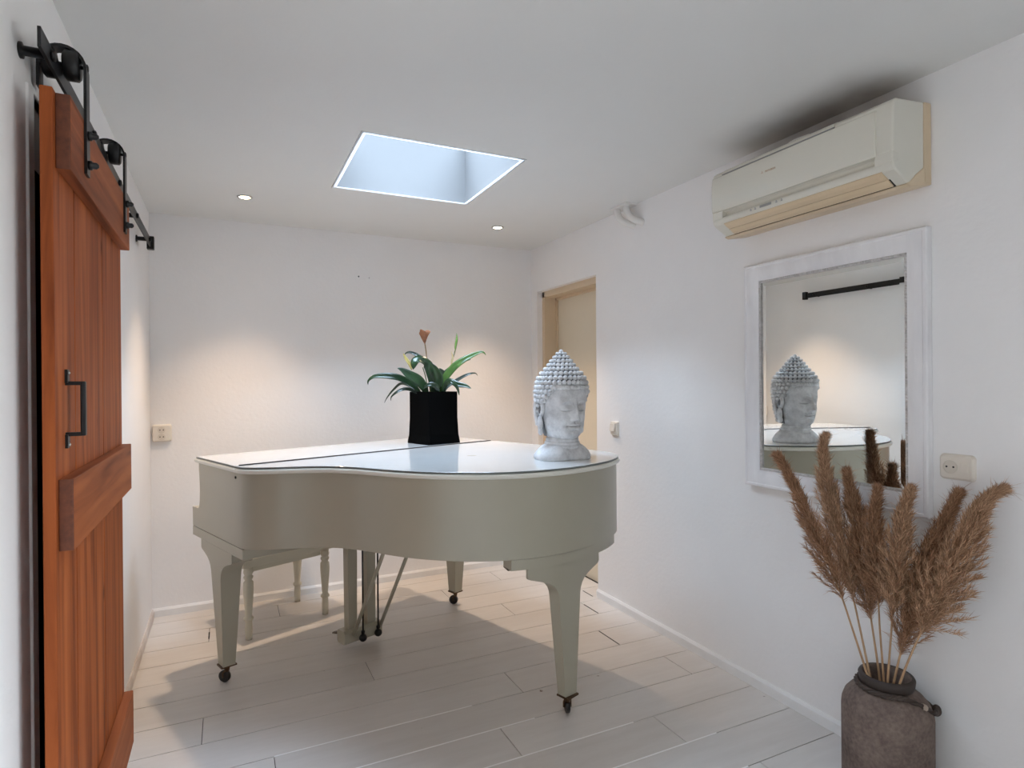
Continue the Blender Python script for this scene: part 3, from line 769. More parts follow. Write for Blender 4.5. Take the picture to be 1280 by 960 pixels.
for i in range(NV+1):
    z = .070 + (.41-.070)*i/NV
    a = lerp_prof(WID, z); f = lerp_prof(FRO, z); bk = lerp_prof(BAK, z)
    for j in range(NU):
        # denser samples on the face
        u = j/NU*2*PI - PI
        th = u - .45*math.sin(u)
        s, c = math.sin(th), math.cos(th)
        e = .90
        x = a * math.copysign(abs(s)**e, s)
        y = -(f if c > 0 else bk) * math.copysign(abs(c)**e, c)
        if c > 0: y -= face_d(x, z) * min(1, c*2.2)
        vs.append((x, y, z))
fs = [(i*NU+j, i*NU+(j+1) % NU, (i+1)*NU+(j+1) % NU, (i+1)*NU+j) for i in range(NV) for j in range(NU)] + [tuple(range(NV*NU, NV*NU+NU))]
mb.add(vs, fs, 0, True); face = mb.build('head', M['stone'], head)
# neck rings
mb = MB()
def ering(zc, rx, ry, rt, y0):
    mb.tube([(rx*math.cos(2*PI*k/48), y0 + ry*math.sin(2*PI*k/48), zc) for k in range(49)], rt, 10, cap=False)
ering(.088, .062, .066, .012, -.004); ering(.072, .068, .070, .012, -.002); ering(.058, .073, .074, .012, 0)
mb.lathe([(.060, .050), (.060, .10)], (0, 0, 0), 32)
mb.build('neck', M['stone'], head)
# bust base: sloping shoulders cut flat
mb = MB(); rings = [(1.0, .98, 0), (1.02, 1.0, .012), (1.0, .98, .022), (.93, .90, .036), (.82, .82, .050), (.70, .74, .062), (.58, .66, .070)]
vs = []; n = 56
for kx, ky, z in rings:
    for j in range(n):
        a = 2*PI*j/n; s, c = math.sin(a), math.cos(a)
        vs.append((.128*kx*math.copysign(abs(c)**.72, c), .095*ky*math.copysign(abs(s)**.72, s) - .004, z))
fs = [(i*n+j, i*n+(j+1) % n, (i+1)*n+(j+1) % n, (i+1)*n+j) for i in range(len(rings)-1) for j in range(n)] + [tuple(range(n))[::-1], tuple(range((len(rings)-1)*n, len(rings)*n))]
mb.add(vs, fs, 0, True); mb.build('bust_base', M['stone'], head)
# hair: rows of snail-shell curls
mb = MB()
HP = [(.10, .090), (.14, .100), (.20, .112), (.26, .120), (.30, .122), (.34, .117), (.365, .108), (.39, .092), (.41, .074), (.43, .057), (.45, .043), (.465, .032), (.478, .019), (.486, .006)]
cap = MB()
vs = []; n = 64; zz = [.338 + (.485-.338)*i/26 for i in range(27)]
for z in zz:
    r = lerp_prof(HP, z) - .007
    for j in range(n):
        a = 2*PI*j/n; vs.append((r*.98*math.sin(a), -r*1.0*math.cos(a) , z))
fs = [(i*n+j, i*n+(j+1) % n, (i+1)*n+(j+1) % n, (i+1)*n+j) for i in range(26) for j in range(n)] + [tuple(range(26*n, 27*n))]
# skull cap under the curls; its front rim follows the hairline
mb.add(vs, fs, 1, True)
# back of the head under the low curls
vs = []; zz = [.105 + (.345-.105)*i/14 for i in range(15)]; m_ = 33
for z in zz:
    r = lerp_prof(HP, z) - .008
    for j in range(m_):
        a = math.radians(88 + 184*j/(m_-1)); vs.append((r*.98*math.sin(a), -r*math.cos(a), z))
fs = [(i*m_+j, i*m_+j+1, (i+1)*m_+j+1, (i+1)*m_+j) for i in range(14) for j in range(m_-1)]
mb.add(vs, fs, 1, True)
row = 0; z = .122
while z < .480:
    r = lerp_prof(HP, z)
    rb = .0118 if z < .40 else .0105 if z < .455 else .009
    cnt = max(5, int(2*PI*r/(rb*1.86)))
    for k in range(cnt):
        a = 2*PI*(k + .5*(row % 2))/cnt
        if a > PI: a -= 2*PI
        ad = abs(math.degrees(a))
        hl = .325 if ad < 48 else .325 - (ad-48)/34*.075 if ad < 82 else .250 if ad < 97 else .25 - (ad-97)/22*.14
        if z < hl: continue
        c = Vector((r*.98*math.sin(a), -r*math.cos(a), z))
        rot = Matrix.Rotation(a, 3, 'Z')
        mb.ball(c, rb*.96, 12, 8, 0, (1.0, .85, .96), rot)
    z += rb*1.72; row += 1
mb.ball((0, 0, .487), .0095, 10, 7, 0)
for k in range(-11, 12):                      # the row that edges the forehead and temples
    a = math.radians(k*7.9); ad = abs(k*7.9)
    hz = .324 if ad < 44 else .324 - ((ad-44)/43)**1.3*.078
    fx, fy = lerp_prof(WID, hz), lerp_prof(FRO, hz)
    mb.ball((fx*1.06*math.copysign(abs(math.sin(a))**.9, a), -fy*1.03*abs(math.cos(a))**.9, hz), .0112, 10, 7, 0, (1, .8, 1), Matrix.Rotation(a, 3, 'Z'))
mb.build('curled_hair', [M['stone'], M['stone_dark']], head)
# long ears
for s in (-1, 1):
    mb = MB()
    # outer rim of the ear, then the long lobe
    x0 = s*.106
    P = [(-.012, .205), (-.020, .228), (-.016, .252), (.002, .266), (.020, .262), (.030, .244), (.030, .215), (.024, .185), (.018, .155)]
    path = crom([(x0 + s*(.004 + .012*max(0, (y+.02)/.05)), y+.002, z) for y, z in P], 4)
    mb.tube(path, [.0075]*len(path), 9)
    mb.ball((x0 + s*.001, .006, .222), .030, 14, 10, 0, (.16, .75, 1.25))
    mb.ball((x0 + s*.006, .005, .160), .028, 14, 10, 0, (.42, .60, 1.35))
    mb.ball((x0 + s*.004, .004, .128), .020, 12, 8, 0, (.5, .8, .95))
    mb.ball((x0 + s*.006, -.008, .212), .009, 10, 8, 0, (.6, .7, 1.3))
    er = mb.build('ear', M['stone'], head)
    mb = MB(); mb.ball((x0 + s*.0052, .008, .226), .014, 12, 8, 0, (.16, .62, 1.35)); mb.build('ear_hollow', M['stone_dark'], er)

# ---------------------------------------------------------------- wall mirror
MY0, MY1, MZ0, MZ1 = 1.224, 2.022, .926, 1.924
mir = thing('wall_mirror', 'rectangular mirror in a whitewashed moulded frame on the right wall', 'mirror', (XR, (MY0+MY1)/2, MZ0))
off = (XR, (MY0+MY1)/2, MZ0)
def frame_sweep(prof, y0, y1, z0, z1):
    mb = MB(); vs = []
    for d, h in prof:
        vs += [(XR-h, y0+d, z0+d), (XR-h, y1-d, z0+d), (XR-h, y1-d, z1-d), (XR-h, y0+d, z1-d)]
    fs = [(i*4+j, i*4+(j+1) % 4, (i+1)*4+(j+1) % 4, (i+1)*4+j) for i in range(len(prof)-1) for j in range(4)]
    mb.add(vs, fs); return mb
fp = [(0, .001), (0, .026), (.004, .030), (.012, .031), (.016, .028), (.024, .029), (.040, .028), (.055, .022), (.068, .017), (.074, .016), (.0745, .010)]
frame_sweep(fp, MY0, MY1, MZ0, MZ1).build('frame', M['frame_white'], mir, off, auto=30)
mb = MB(); d = .079; r = .0042
frame_sweep([(.0745, .009), (.0745, .013), (.084, .013), (.084, .006)], MY0, MY1, MZ0, MZ1); 
step = .0105
y = MY0+d
while y < MY1-d+.001:
    for z in (MZ0+d, MZ1-d): mb.ball((XR-.0135, y, z), r, 6, 5)
    y += step
z = MZ0+d
while z < MZ1-d+.001:
    for y in (MY0+d, MY1-d): mb.ball((XR-.0135, y, z), r, 6, 5)
    z += step
fs_ = frame_sweep([(.0742, .008), (.0742, .0125), (.0845, .0125), (.0845, .004)], MY0, MY1, MZ0, MZ1)
mb.add(fs_.v, fs_.f); mb.build('bead_trim', M['bead'], mir, off)
MROT = 0.0; g = .083; bv = .022
mb = MB()
a0, a1, c0_, c1 = MY0+g, MY1-g, MZ0+g, MZ1-g
o4 = [(XR-.0062, a0, c0_), (XR-.0062, a1, c0_), (XR-.0062, a1, c1), (XR-.0062, a0, c1)]
i4 = [(XR-.0067, a0+bv, c0_+bv), (XR-.0067, a1-bv, c0_+bv), (XR-.0067, a1-bv, c1-bv), (XR-.0067, a0+bv, c1-bv)]
b4 = [(XR-.002, p[1], p[2]) for p in o4]
mb.add(o4+i4+b4, [(4, 5, 6, 7)] + [(j, (j+1) % 4, 4+(j+1) % 4, 4+j) for j in range(4)] + [(8+j, 8+(j+1) % 4, (j+1) % 4, j) for j in range(4)] + [(11, 10, 9, 8)])
cg = Vector((XR-.0062, (a0+a1)/2, 0)); rm = Matrix.Rotation(math.radians(MROT), 3, 'Z')
mb.v = [tuple(rm @ (Vector(p) - cg) + cg) for p in mb.v]
mb.build('mirror_glass', M['mirror'], mir, off)

# ---------------------------------------------------------------- air conditioner
AY0, AY1 = 1.222, 2.032
ac = thing('air_conditioner', 'aged white split air conditioner unit high on the right wall', 'air conditioner', (XR, (AY0+AY1)/2, 2.06)); aoff = (XR, (AY0+AY1)/2, 2.06)
X = lambda d: XR - d
# yellowed back chassis and underside
mb = MB()
ch = [(0, 2.066), (0, 2.345), (.038, 2.343), (.042, 2.12), (.085, 2.090), (.135, 2.052), (.115, 2.046), (.03, 2.060)]
mb.prism([(X(d), z) for d, z in ch], 'y', AY0, AY1); bevel(mb.build('chassis', M['ac_tan'], ac, aoff), .004)
mb = MB()
sh = [(.038, 2.343), (.185, 2.330), (.203, 2.318), (.207, 2.27), (.207, 2.150), (.184, 2.146), (.184, 2.130), (.206, 2.122), (.206, 2.104), (.196, 2.093), (.120, 2.052), (.085, 2.088), (.040, 2.118)]
mb.prism([(X(d), z) for d, z in sh], 'y', AY0+.002, AY1-.002); bevel(mb.build('housing', M['ac_shell'], ac, aoff), .007, 3)
# end pieces that close the groove under the panel
for a, b in ((AY0+.003, AY0+.066), (AY1-.062, AY1-.003)):
    mb = MB(); mb.prism([(X(d), z) for d, z in [(.18, 2.155), (.2065, 2.155), (.2075, 2.135), (.2065, 2.116), (.18, 2.116)]], 'y', a, b); bevel(mb.build('corner_piece', M['ac_shell'], ac, aoff), .004, 2)
mb = MB()
pn = [(.200, 2.305), (.2095, 2.305), (.2150, 2.270), (.2165, 2.230), (.2160, 2.195), (.2145, 2.165), (.212, 2.150), (.200, 2.148)]
mb.prism([(X(d), z) for d, z in pn], 'y', AY0+.058, AY1-.006); bevel(mb.build('front_panel', M['ac_panel'], ac, aoff, auto=25), .003)
mb = MB(); mb.box((X(.213), AY0+.21, 2.3045), (X(.19), AY1-.066, 2.3075)); mb.build('panel_slot', M['ac_grey'], ac, aoff)
mb = MB(); mb.prism([(X(d), z) for d, z in [(.19, 2.308), (.2075, 2.308), (.204, 2.321), (.188, 2.331)]], 'y', AY0+.21, AY1-.066); mb.build('top_strip', M['ac_shell'], ac, aoff)
# outlet: dark mouth, two-blade louver
mb = MB(); mb.prism([(X(d), z) for d, z in [(.200, 2.0975), (.199, 2.1015), (.121, 2.0555), (.122, 2.0505)]], 'y', AY0+.040, AY1-.058); mb.build('outlet_mouth', M['dark'], ac, aoff)
for q0, q1 in ((.03, .44), (.46, .84)):
    def Q(t, h): return (X(.2005 + (.122-.2005)*t + h*.52), 2.0985 + (2.0515-2.0985)*t - h*.85)
    mb = MB(); mb.prism([Q(q0, -.001), Q(q0, .0045), Q((q0+q1)/2, .0060), Q(q1, .0045), Q(q1, -.001)], 'y', AY0+.045, AY1-.063); mb.build('louver', M['ac_louver'], ac, aoff)
# pilot lights, display and buttons on the strip
mb = MB()
yc = 1.745
mb.box((X(.2072), yc-.035, 2.1085), (X(.2055), yc+.022, 2.1185)); mb.build('display', M['ac_grey'], ac, aoff)
for y in (yc+.045, yc+.068, yc-.060, yc-.085):
    mb = MB(); mb.box((X(.2070), y-.004, 2.1085), (X(.2055), y+.004, 2.1125)); mb.box((X(.2070), y-.002, 2.1140), (X(.2055), y+.003, 2.1170)); mb.build('indicator', M['ac_grey'], ac, aoff)
mb = MB(); mb.prism([(1.555, 2.330), (1.565, 2.342), (1.63, 2.345), (1.655, 2.342), (1.668, 2.330)], 'x', X(.17), X(.14)); mb.build('top_catch', M['plastic_white'], ac, aoff)
def text_mesh(txt, size):
    cu = bpy.data.curves.new('t', 'FONT'); cu.body = txt; cu.size = size; cu.align_x = 'LEFT'; cu.extrude = .0003
    o = bpy.data.objects.new('t', cu); C.objects.link(o); dg = bpy.context.evaluated_depsgraph_get(); dg.update()
    me = bpy.data.meshes.new_from_object(o.evaluated_get(dg)); bpy.data.objects.remove(o); return me
me = text_mesh('MITSUBISHI', .0105)
mb = MB()
# lettering runs towards the window (decreasing y), facing -x
Yt, Zt = 1.750, 2.2405
mb.add([(X(.2170) - v.co.z, Yt - .020 - v.co.x*.95, Zt + v.co.y) for v in me.vertices], [tuple(p.vertices) for p in me.polygons])
for k in range(3):
    a = math.radians(90 + 120*k); dx, dz = math.cos(a), math.sin(a)
    q = [(0, 0), (.0035*math.cos(a+.55), .0035*math.sin(a+.55)), (.006*dx, .006*dz), (.0035*math.cos(a-.55), .0035*math.sin(a-.55))]
    mb.add([(X(.2172), Yt - .006 - p[0], Zt + .0035 + p[1]) for p in q], [(0, 1, 2, 3)])
mb.build('maker_badge', M['ac_brown'], ac, aoff)
mb = MB(); mb.box((X(.040), AY0-.0015, 2.072), (X(.008), AY0+.002, 2.118), 0, .001); mb.build('pipe_cover', M['ac_tan'], ac, aoff)

# ---------------------------------------------------------------- pipe elbows at the ceiling
pe = thing('pipe_elbow', 'white twin pipe bend running from the ceiling into the right wall', 'pipe', (XR, 2.88, 2.35)); po = (XR, 2.88, 2.35)
for y, dx in ((2.965, .055), (2.885, .048)):
    mb = MB(); path = crom([(XR-dx, y, ZC+.005), (XR-dx, y-.006, ZC-.035), (XR-dx+.006, y-.03, ZC-.075), (XR-dx+.022, y-.065, ZC-.105), (XR+.01, y-.095, ZC-.122)], 5)
    mb.tube(path, .020, 14); mb.build('pipe', M['plastic_white'], pe, po)
mb = MB(); mb.box((XR-.085, 2.835, ZC-.010), (XR-.001, 2.995, ZC+.002), 0, .003); mb.build('ceiling_plate', M['plastic_white'], pe, po)

# ---------------------------------------------------------------- sockets and switch
def rrect(w, h, r, n=5):
    pts = []
    for cx, cy, a0 in ((w/2-r, h/2-r, 0), (-w/2+r, h/2-r, 90), (-w/2+r, -h/2+r, 180), (w/2-r, -h/2+r, 270)):
        for k in range(n+1):
            a = math.radians(a0 + 90*k/n); pts.append((cx + r*math.cos(a), cy + r*math.sin(a)))
    return pts
def plate(mb, w, h, r, d, mapf, edge=.006):
    o = rrect(w, h, r); m_ = rrect(w-.004, h-.004, r); i = rrect(w-2*edge, h-2*edge, max(.002, r-edge*.6)); n = len(o)
    vs = [mapf(p[0], p[1], 0) for p in o] + [mapf(p[0], p[1], d*.6) for p in m_] + [mapf(p[0], p[1], d) for p in i]
    fs = [(k*n+j, k*n+(j+1) % n, (k+1)*n+(j+1) % n, (k+1)*n+j) for k in range(2) for j in range(n)] + [tuple(range(2*n, 3*n)), tuple(range(n))[::-1]]
    mb.add(vs, fs)
def disc(mb, cx, cy, r, d0, d1, mapf, n=20, mi=0):
    vs = [mapf(cx + r*math.cos(2*PI*k/n), cy + r*math.sin(2*PI*k/n), d0) for k in range(n)] + [mapf(cx + r*math.cos(2*PI*k/n), cy + r*math.sin(2*PI*k/n), d1) for k in range(n)]
    mb.add(vs, [(j, (j+1) % n, n+(j+1) % n, n+j) for j in range(n)] + [tuple(range(n, 2*n)), tuple(range(n))[::-1]], mi)
def annulus(mb, cx, cy, r0, r1, d, mapf, n=24):
    vs = [mapf(cx + r*math.cos(2*PI*k/n), cy + r*math.sin(2*PI*k/n), dd) for r, dd in ((r1, d-.004), (r1, d), (r0, d+.0008), (r0, d-.004)) for k in range(n)]
    mb.add(vs, [(i*n+j, i*n+(j+1) % n, (i+1)*n+(j+1) % n, (i+1)*n+j) for i in range(3) for j in range(n)])
# single socket with switch, right wall
sk = thing('wall_socket', 'cream single socket with a small rocker on the wall beside the mirror', 'socket', (XR, 1.146, 1.110)); so = (XR, 1.146, 1.110)
mp = lambda a, b, d: (XR-d, 1.146-a, 1.110+b)
mb = MB(); plate(mb, .108, .086, .014, .013, mp, .008); mb.build('plate', M['plastic'], sk, so)
mb = MB(); annulus(mb, -.018, 0, .019, .0225, .0145, mp); disc(mb, -.018, 0, .019, .012, .0136, mp); sr = mb.build('socket_recess', M['plastic_dk'], sk, so)
for a in (-.0285, -.0075): 
    mb = MB(); disc(mb, a, .0005, .0032, .013, .0142, mp, 10); mb.build('pin_hole', M['hole'], sr, )
    sr.children[-1].location = (0, 0, 0)
for ch_ in sr.children:
    for v in ch_.data.vertices: v.co = Vector(v.co) - Vector(so)
mb = MB(); mb.box((XR-.0165, 1.146-.037, 1.095), (XR-.012, 1.146-.012, 1.125), 0, .002); mb.build('rocker', M['plastic'], sk, so)
# double socket, back wall
dk = thing('wall_socket', 'cream double socket low on the back wall left of the piano', 'socket', (-.358, YB, 1.112)); do = (-.358, YB, 1.112)
mp2 = lambda a, b, d: (-.358+a, YB-d, 1.112+b)
mb = MB(); plate(mb, .104, .104, .010, .022, mp2, .007); mb.build('plate', M['plastic'], dk, do)
for b in (.020, -.022):
    mb = MB(); annulus(mb, 0, b, .017, .020, .0235, mp2); disc(mb, 0, b, .017, .020, .0226, mp2); q = mb.build('socket_recess', M['plastic_dk'], dk, do)
    for a in (-.009, .009):
        mb = MB(); disc(mb, a, b, .0035, .022, .0232, mp2, 10); mb.build('pin_hole', M['hole'], q, do)
# light switch, right wall by the recess
ls = thing('light_switch', 'small cream rocker light switch on the wall beside the recessed door', 'light switch', (XR, 3.072, 1.113)); lo_ = (XR, 3.072, 1.113)
mp3 = lambda a, b, d: (XR-d, 3.072-a, 1.113+b)
mb = MB(); plate(mb, .074, .088, .006, .016, mp3, .005); mb.build('plate', M['plastic'], ls, lo_)
mb = MB(); mb.add([mp3(-.026, .030, .015), mp3(.020, .030, .015), mp3(.020, -.016, .015), mp3(-.026, -.016, .015), mp3(-.026, .030, .026), mp3(.020, .030, .026), mp3(.020, -.016, .031), mp3(-.026, -.016, .031)], [(0,1,2,3),(4,5,6,7),(0,1,5,4),(1,2,6,5),(2,3,7,6),(3,0,4,7)]); bevel(mb.build('rocker', M['plastic'], ls, lo_), .0015)
# old screw fixings on the back wall
for x, z, r, lab in ((.832, 2.148, .0055, 'dark screw plug in the back wall, left of the two'), (.905, 2.143, .0040, 'faint small screw plug in the back wall, right of the two')):
    mb = MB(); mb.lathe([(r, -.004), (r, .002), (r*.5, .003)], (x, YB, z), 10, axis='y')
    mb.v = [(p[0], 2*YB - p[1], p[2]) for p in mb.v]
    tag(mb.build('screw_plug', plain('grey_plug', (.10, .10, .10) if r > .005 else (.40, .40, .39), .6), None, (x, YB, z)), lab, 'screw', 'old fixings on the back wall')

# ---------------------------------------------------------------- downlights
def downlight(x, y, label):
    d = thing('ceiling_spotlight', label, 'ceiling light', (x, y, ZC), 0, 'recessed ceiling spotlights'); o = (x, y, ZC)
    mb = MB(); mb.lathe([(.028, -.001), (.030, -.006), (.036, -.0075), (.041, -.005), (.042, 0)], (x, y, ZC), 28, cap=False); mb.build('trim_ring', M['steel'], d, o)
    mb = MB(); mb.lathe([(.0285, -.0035), (.012, -.0055), (.001, -.006)], (x, y, ZC), 24); mb.build('lamp_face', M['lamp'], d, o)
    l = bpy.data.lights.new('spot', 'SPOT'); l.energy = SPOT; l.color = (1.0, .74, .53); l.spot_size = math.radians(85); l.spot_blend = 1.0; l.shadow_soft_size = .03
    lo = bpy.data.objects.new('spot_lamp', l); C.objects.link(lo); lo.parent = d; lo.location = (0, 0, -.03)
SPOT = 78
downlight(.098, 3.631, 'small lit recessed spotlight in the ceiling left of the skylight')
downlight(1.647, 3.654, 'small lit recessed spotlight in the ceiling right of the skylight')

# ---------------------------------------------------------------- sliding barn door
bd = thing('barn_door', 'reddish brown plank sliding barn door hanging against the left wall', 'door', (-.353, 2.085, 0)); bo = (-.353, 2.085, 0)
DXB, DXF, BXF = -.366, -.342, -.313
mb = MB()
for a, b in ((1.62, 1.82), (1.82, 2.19), (2.19, 2.55)):
    mb.box((DXB, a+.0024, .018), (DXF, b-.0024, 2.062), 0, .003)
mb.box((DXB+.004, 1.63, .03), (DXF-.006, 2.54, 2.05), 1)
mb.build('plank_panel', [M['wood_v'], M['dark']], bd, bo)
for a, b in ((1.888, 2.058), (1.030, 1.192), (.115, .302)):
    mb = MB(); mb.box((DXF, 1.643, a), (BXF, 2.54, b), 0, .003); cb_ = mb.build('cross_board', [M['wood_h'], M['wood_end']], bd, bo)
    for p in cb_.data.polygons:
        if abs(p.normal.y) > .9: p.material_index = 1
mb = MB(); 
for y in (1.72,):
    for zz0, zz1 in ((1.408, 1.44), (1.255, 1.287)):
        mb.box((DXF-.001, y-.011, zz0), (DXF+.006, y+.011, zz1), 0, .001)
    mb.box((DXF, y-.006, 1.403), (DXF+.038, y+.006, 1.412)); mb.box((DXF, y-.006, 1.283), (DXF+.038, y+.006, 1.292)); mb.box((DXF+.029, y-.008, 1.283), (DXF+.040, y+.008, 1.412), 0, .003)
hd = mb.build('handle', M['black_metal'], bd, bo)
mb = MB()
for z in (1.432, 1.263): mb.lathe([(.0042, 0), (.0042, .002), (.002, .0035)], (DXF+.0058, 1.72, z), 8, axis='x')
mb.build('handle_screw', M['steel'], hd, bo)
RXC, RZ0, RZ1 = -.363, 2.141, 2.186
for yc in (1.800, 2.420):
    mb = MB()
    # flat strap bent over the wheel like a hook
    xf = BXF + .003; xb = -.404; r = (xf - xb)/2; xc = (xf+xb)/2; zt_ = 2.185
    prof = [(xf, 1.925), (xf, zt_)] + [(xc + r*math.cos(math.radians(a)), zt_ + r*math.sin(math.radians(a))) for a in range(15, 180, 15)] + [(xb, zt_), (xb, 2.125)]
    w = .0185; th = .0032; vs = []
    for i, (x, z) in enumerate(prof):
        p0 = prof[max(i-1, 0)]; p1 = prof[min(i+1, len(prof)-1)]
        tx, tz = p1[0]-p0[0], p1[1]-p0[1]; L_ = math.hypot(tx, tz); nx, nz = tz/L_, -tx/L_
        for s, q in ((-1, -1), (1, -1), (1, 1), (-1, 1)): vs.append((x + nx*th*q, yc + s*w, z + nz*th*q))
    k = len(prof)
    mb.add(vs, [(i*4+j, i*4+(j+1) % 4, (i+1)*4+(j+1) % 4, (i+1)*4+j) for i in range(k-1) for j in range(4)] + [(3, 2, 1, 0), tuple(range(4*k-4, 4*k))])
    hg = mb.build('hanger', M['black_metal'], bd, bo)
    mb = MB()
    for a_, b_ in ((-.034, -.008), (.008, .041)): mb.lathe([(.0055, a_), (.030, a_), (.036, a_+.005), (.036, b_-.005), (.030, b_), (.0055, b_)], (RXC, yc, RZ1+.0062), 32, axis='x')
    mb.lathe([(.0055, -.016), (.0055, .016)], (RXC, yc, RZ1+.0062), 16, axis='x')
    mb.build('wheel', M['black_metal'], hg, bo)
    mb = MB(); mb.lathe([(.0045, -.404), (.0045, xf)], (0, yc, RZ1+.0062), 10, axis='x'); mb.lathe([(.010, xf), (.010, xf+.003), (.006, xf+.005)], (0, yc, RZ1+.0062), 10, axis='x'); mb.build('axle', M['black_metal'], hg, bo)
    for z in (2.025, 1.952):
        mb = MB(); mb.lathe([(.012, xf+.002), (.012, xf+.010), (.0085, xf+.012), (.0085, xf+.020), (.004, xf+.025)], (0, yc, z), 8, axis='x'); mb.build('bolt', M['black_metal'], hg, bo)
# track
tr = thing('barn_door_track', 'black flat steel sliding door track bolted along the top of the left wall', 'rail', (RXC, 2.60, RZ0)); to = (RXC, 2.60, RZ0)
mb = MB(); mb.box((RXC-.0035, 1.615, RZ0), (RXC+.0035, 3.71, RZ1), 0, .001); mb.build('rail', M['black_metal'], tr, to)
for y in (1.70, 2.18, 2.66, 3.14, 3.62):
    mb = MB(); mb.lathe([(.018, XL-.001), (.018, XL+.006), (.011, XL+.008), (.011, RXC-.0035)], (0, y, (RZ0+RZ1)/2), 16, axis='x'); sp = mb.build('standoff', M['black_metal'], tr, to)
    mb = MB(); mb.lathe([(.012, RXC+.0035), (.012, RXC+.011), (.008, RXC+.013)], (0, y, (RZ0+RZ1)/2), 6, axis='x'); mb.build('bolt', M['black_metal'], sp, to)
for y in (3.715,):
    mb = MB(); mb.box((RXC-.016, y-.018, RZ0-.012), (RXC+.018, y+.018, RZ1+.012), 0, .003)
    mb.build('end_stop', M['black_metal'], tr, to)

# ---------------------------------------------------------------- vase and pampas
VC = Vector((2.020, 1.288, 0)); VR = .136
vase = thing('floor_vase', 'brown rough ceramic floor vase holding dry pampas plumes by the right wall', 'vase', VC)
mb = MB(); mb.lathe([(.120, 0), (.130, .006), (VR, .02), (VR, .275), (.134, .295), (.126, .318), (.110, .338), (.092, .352), (.080, .360), (.077, .366), (.077, .378), (.082, .384), (.084, .392), (.081, .399), (.074, .400), (.070, .392), (.068, .36), (.068, .20)], (0, 0, 0), 48, cap=True)
mb.build('body', M['vase'], vase)
mb = MB(); mb.lathe([(.0785, .364), (.0815, .370), (.0835, .385), (.0845, .394), (.081, .4005), (.073, .401)], (0, 0, 0), 40, cap=False); mb.build('rim', plain('dark_rim', (.035, .024, .02), .6), vase)
# twisted rope loop: round the neck and dropping to a loose knot on the window side
ring = []
for k in range(61):
    a = 2*PI*k/60
    drop = max(0, math.cos(a - math.radians(-33)))**2.2
    r = .088 + .058*drop
    z = .362 - .072*drop
    ring.append(Vector((r*math.cos(a), r*math.sin(a), z)))
mb = MB()
for ph in (0, 2*PI/3, 4*PI/3):
    path = []
    for k, p in enumerate(ring):
        t = (ring[(k+1) % 60] - ring[(k-1) % 60]).normalized(); a = t.cross(Vector((0, 0, 1))).normalized(); b = a.cross(t)
        an = ph + 2*PI*k/60*9
        path.append(p + a*math.cos(an)*.0048 + b*math.sin(an)*.0048)
    mb.tube(path, .0052, 7, cap=False)
rp = mb.build('rope', M['rope'], vase)
ap = ring[int(round((360-33)/6)) % 60]
mb = MB(); mb.ball(ap + Vector((.006, -.004, -.002)), .015, 10, 8, 0, (1, 1, 1.3)); mb.build('rope_knot', M['rope'], rp)
mb = MB(); q = ring[46]; q2 = ring[47]; mb.tube([q + Vector((0, 0, .002)), q2 + Vector((0, 0, .002))], .0108, 8); mb.build('rope_binding', plain('pale_binding', (.42, .34, .27), .6), rp)

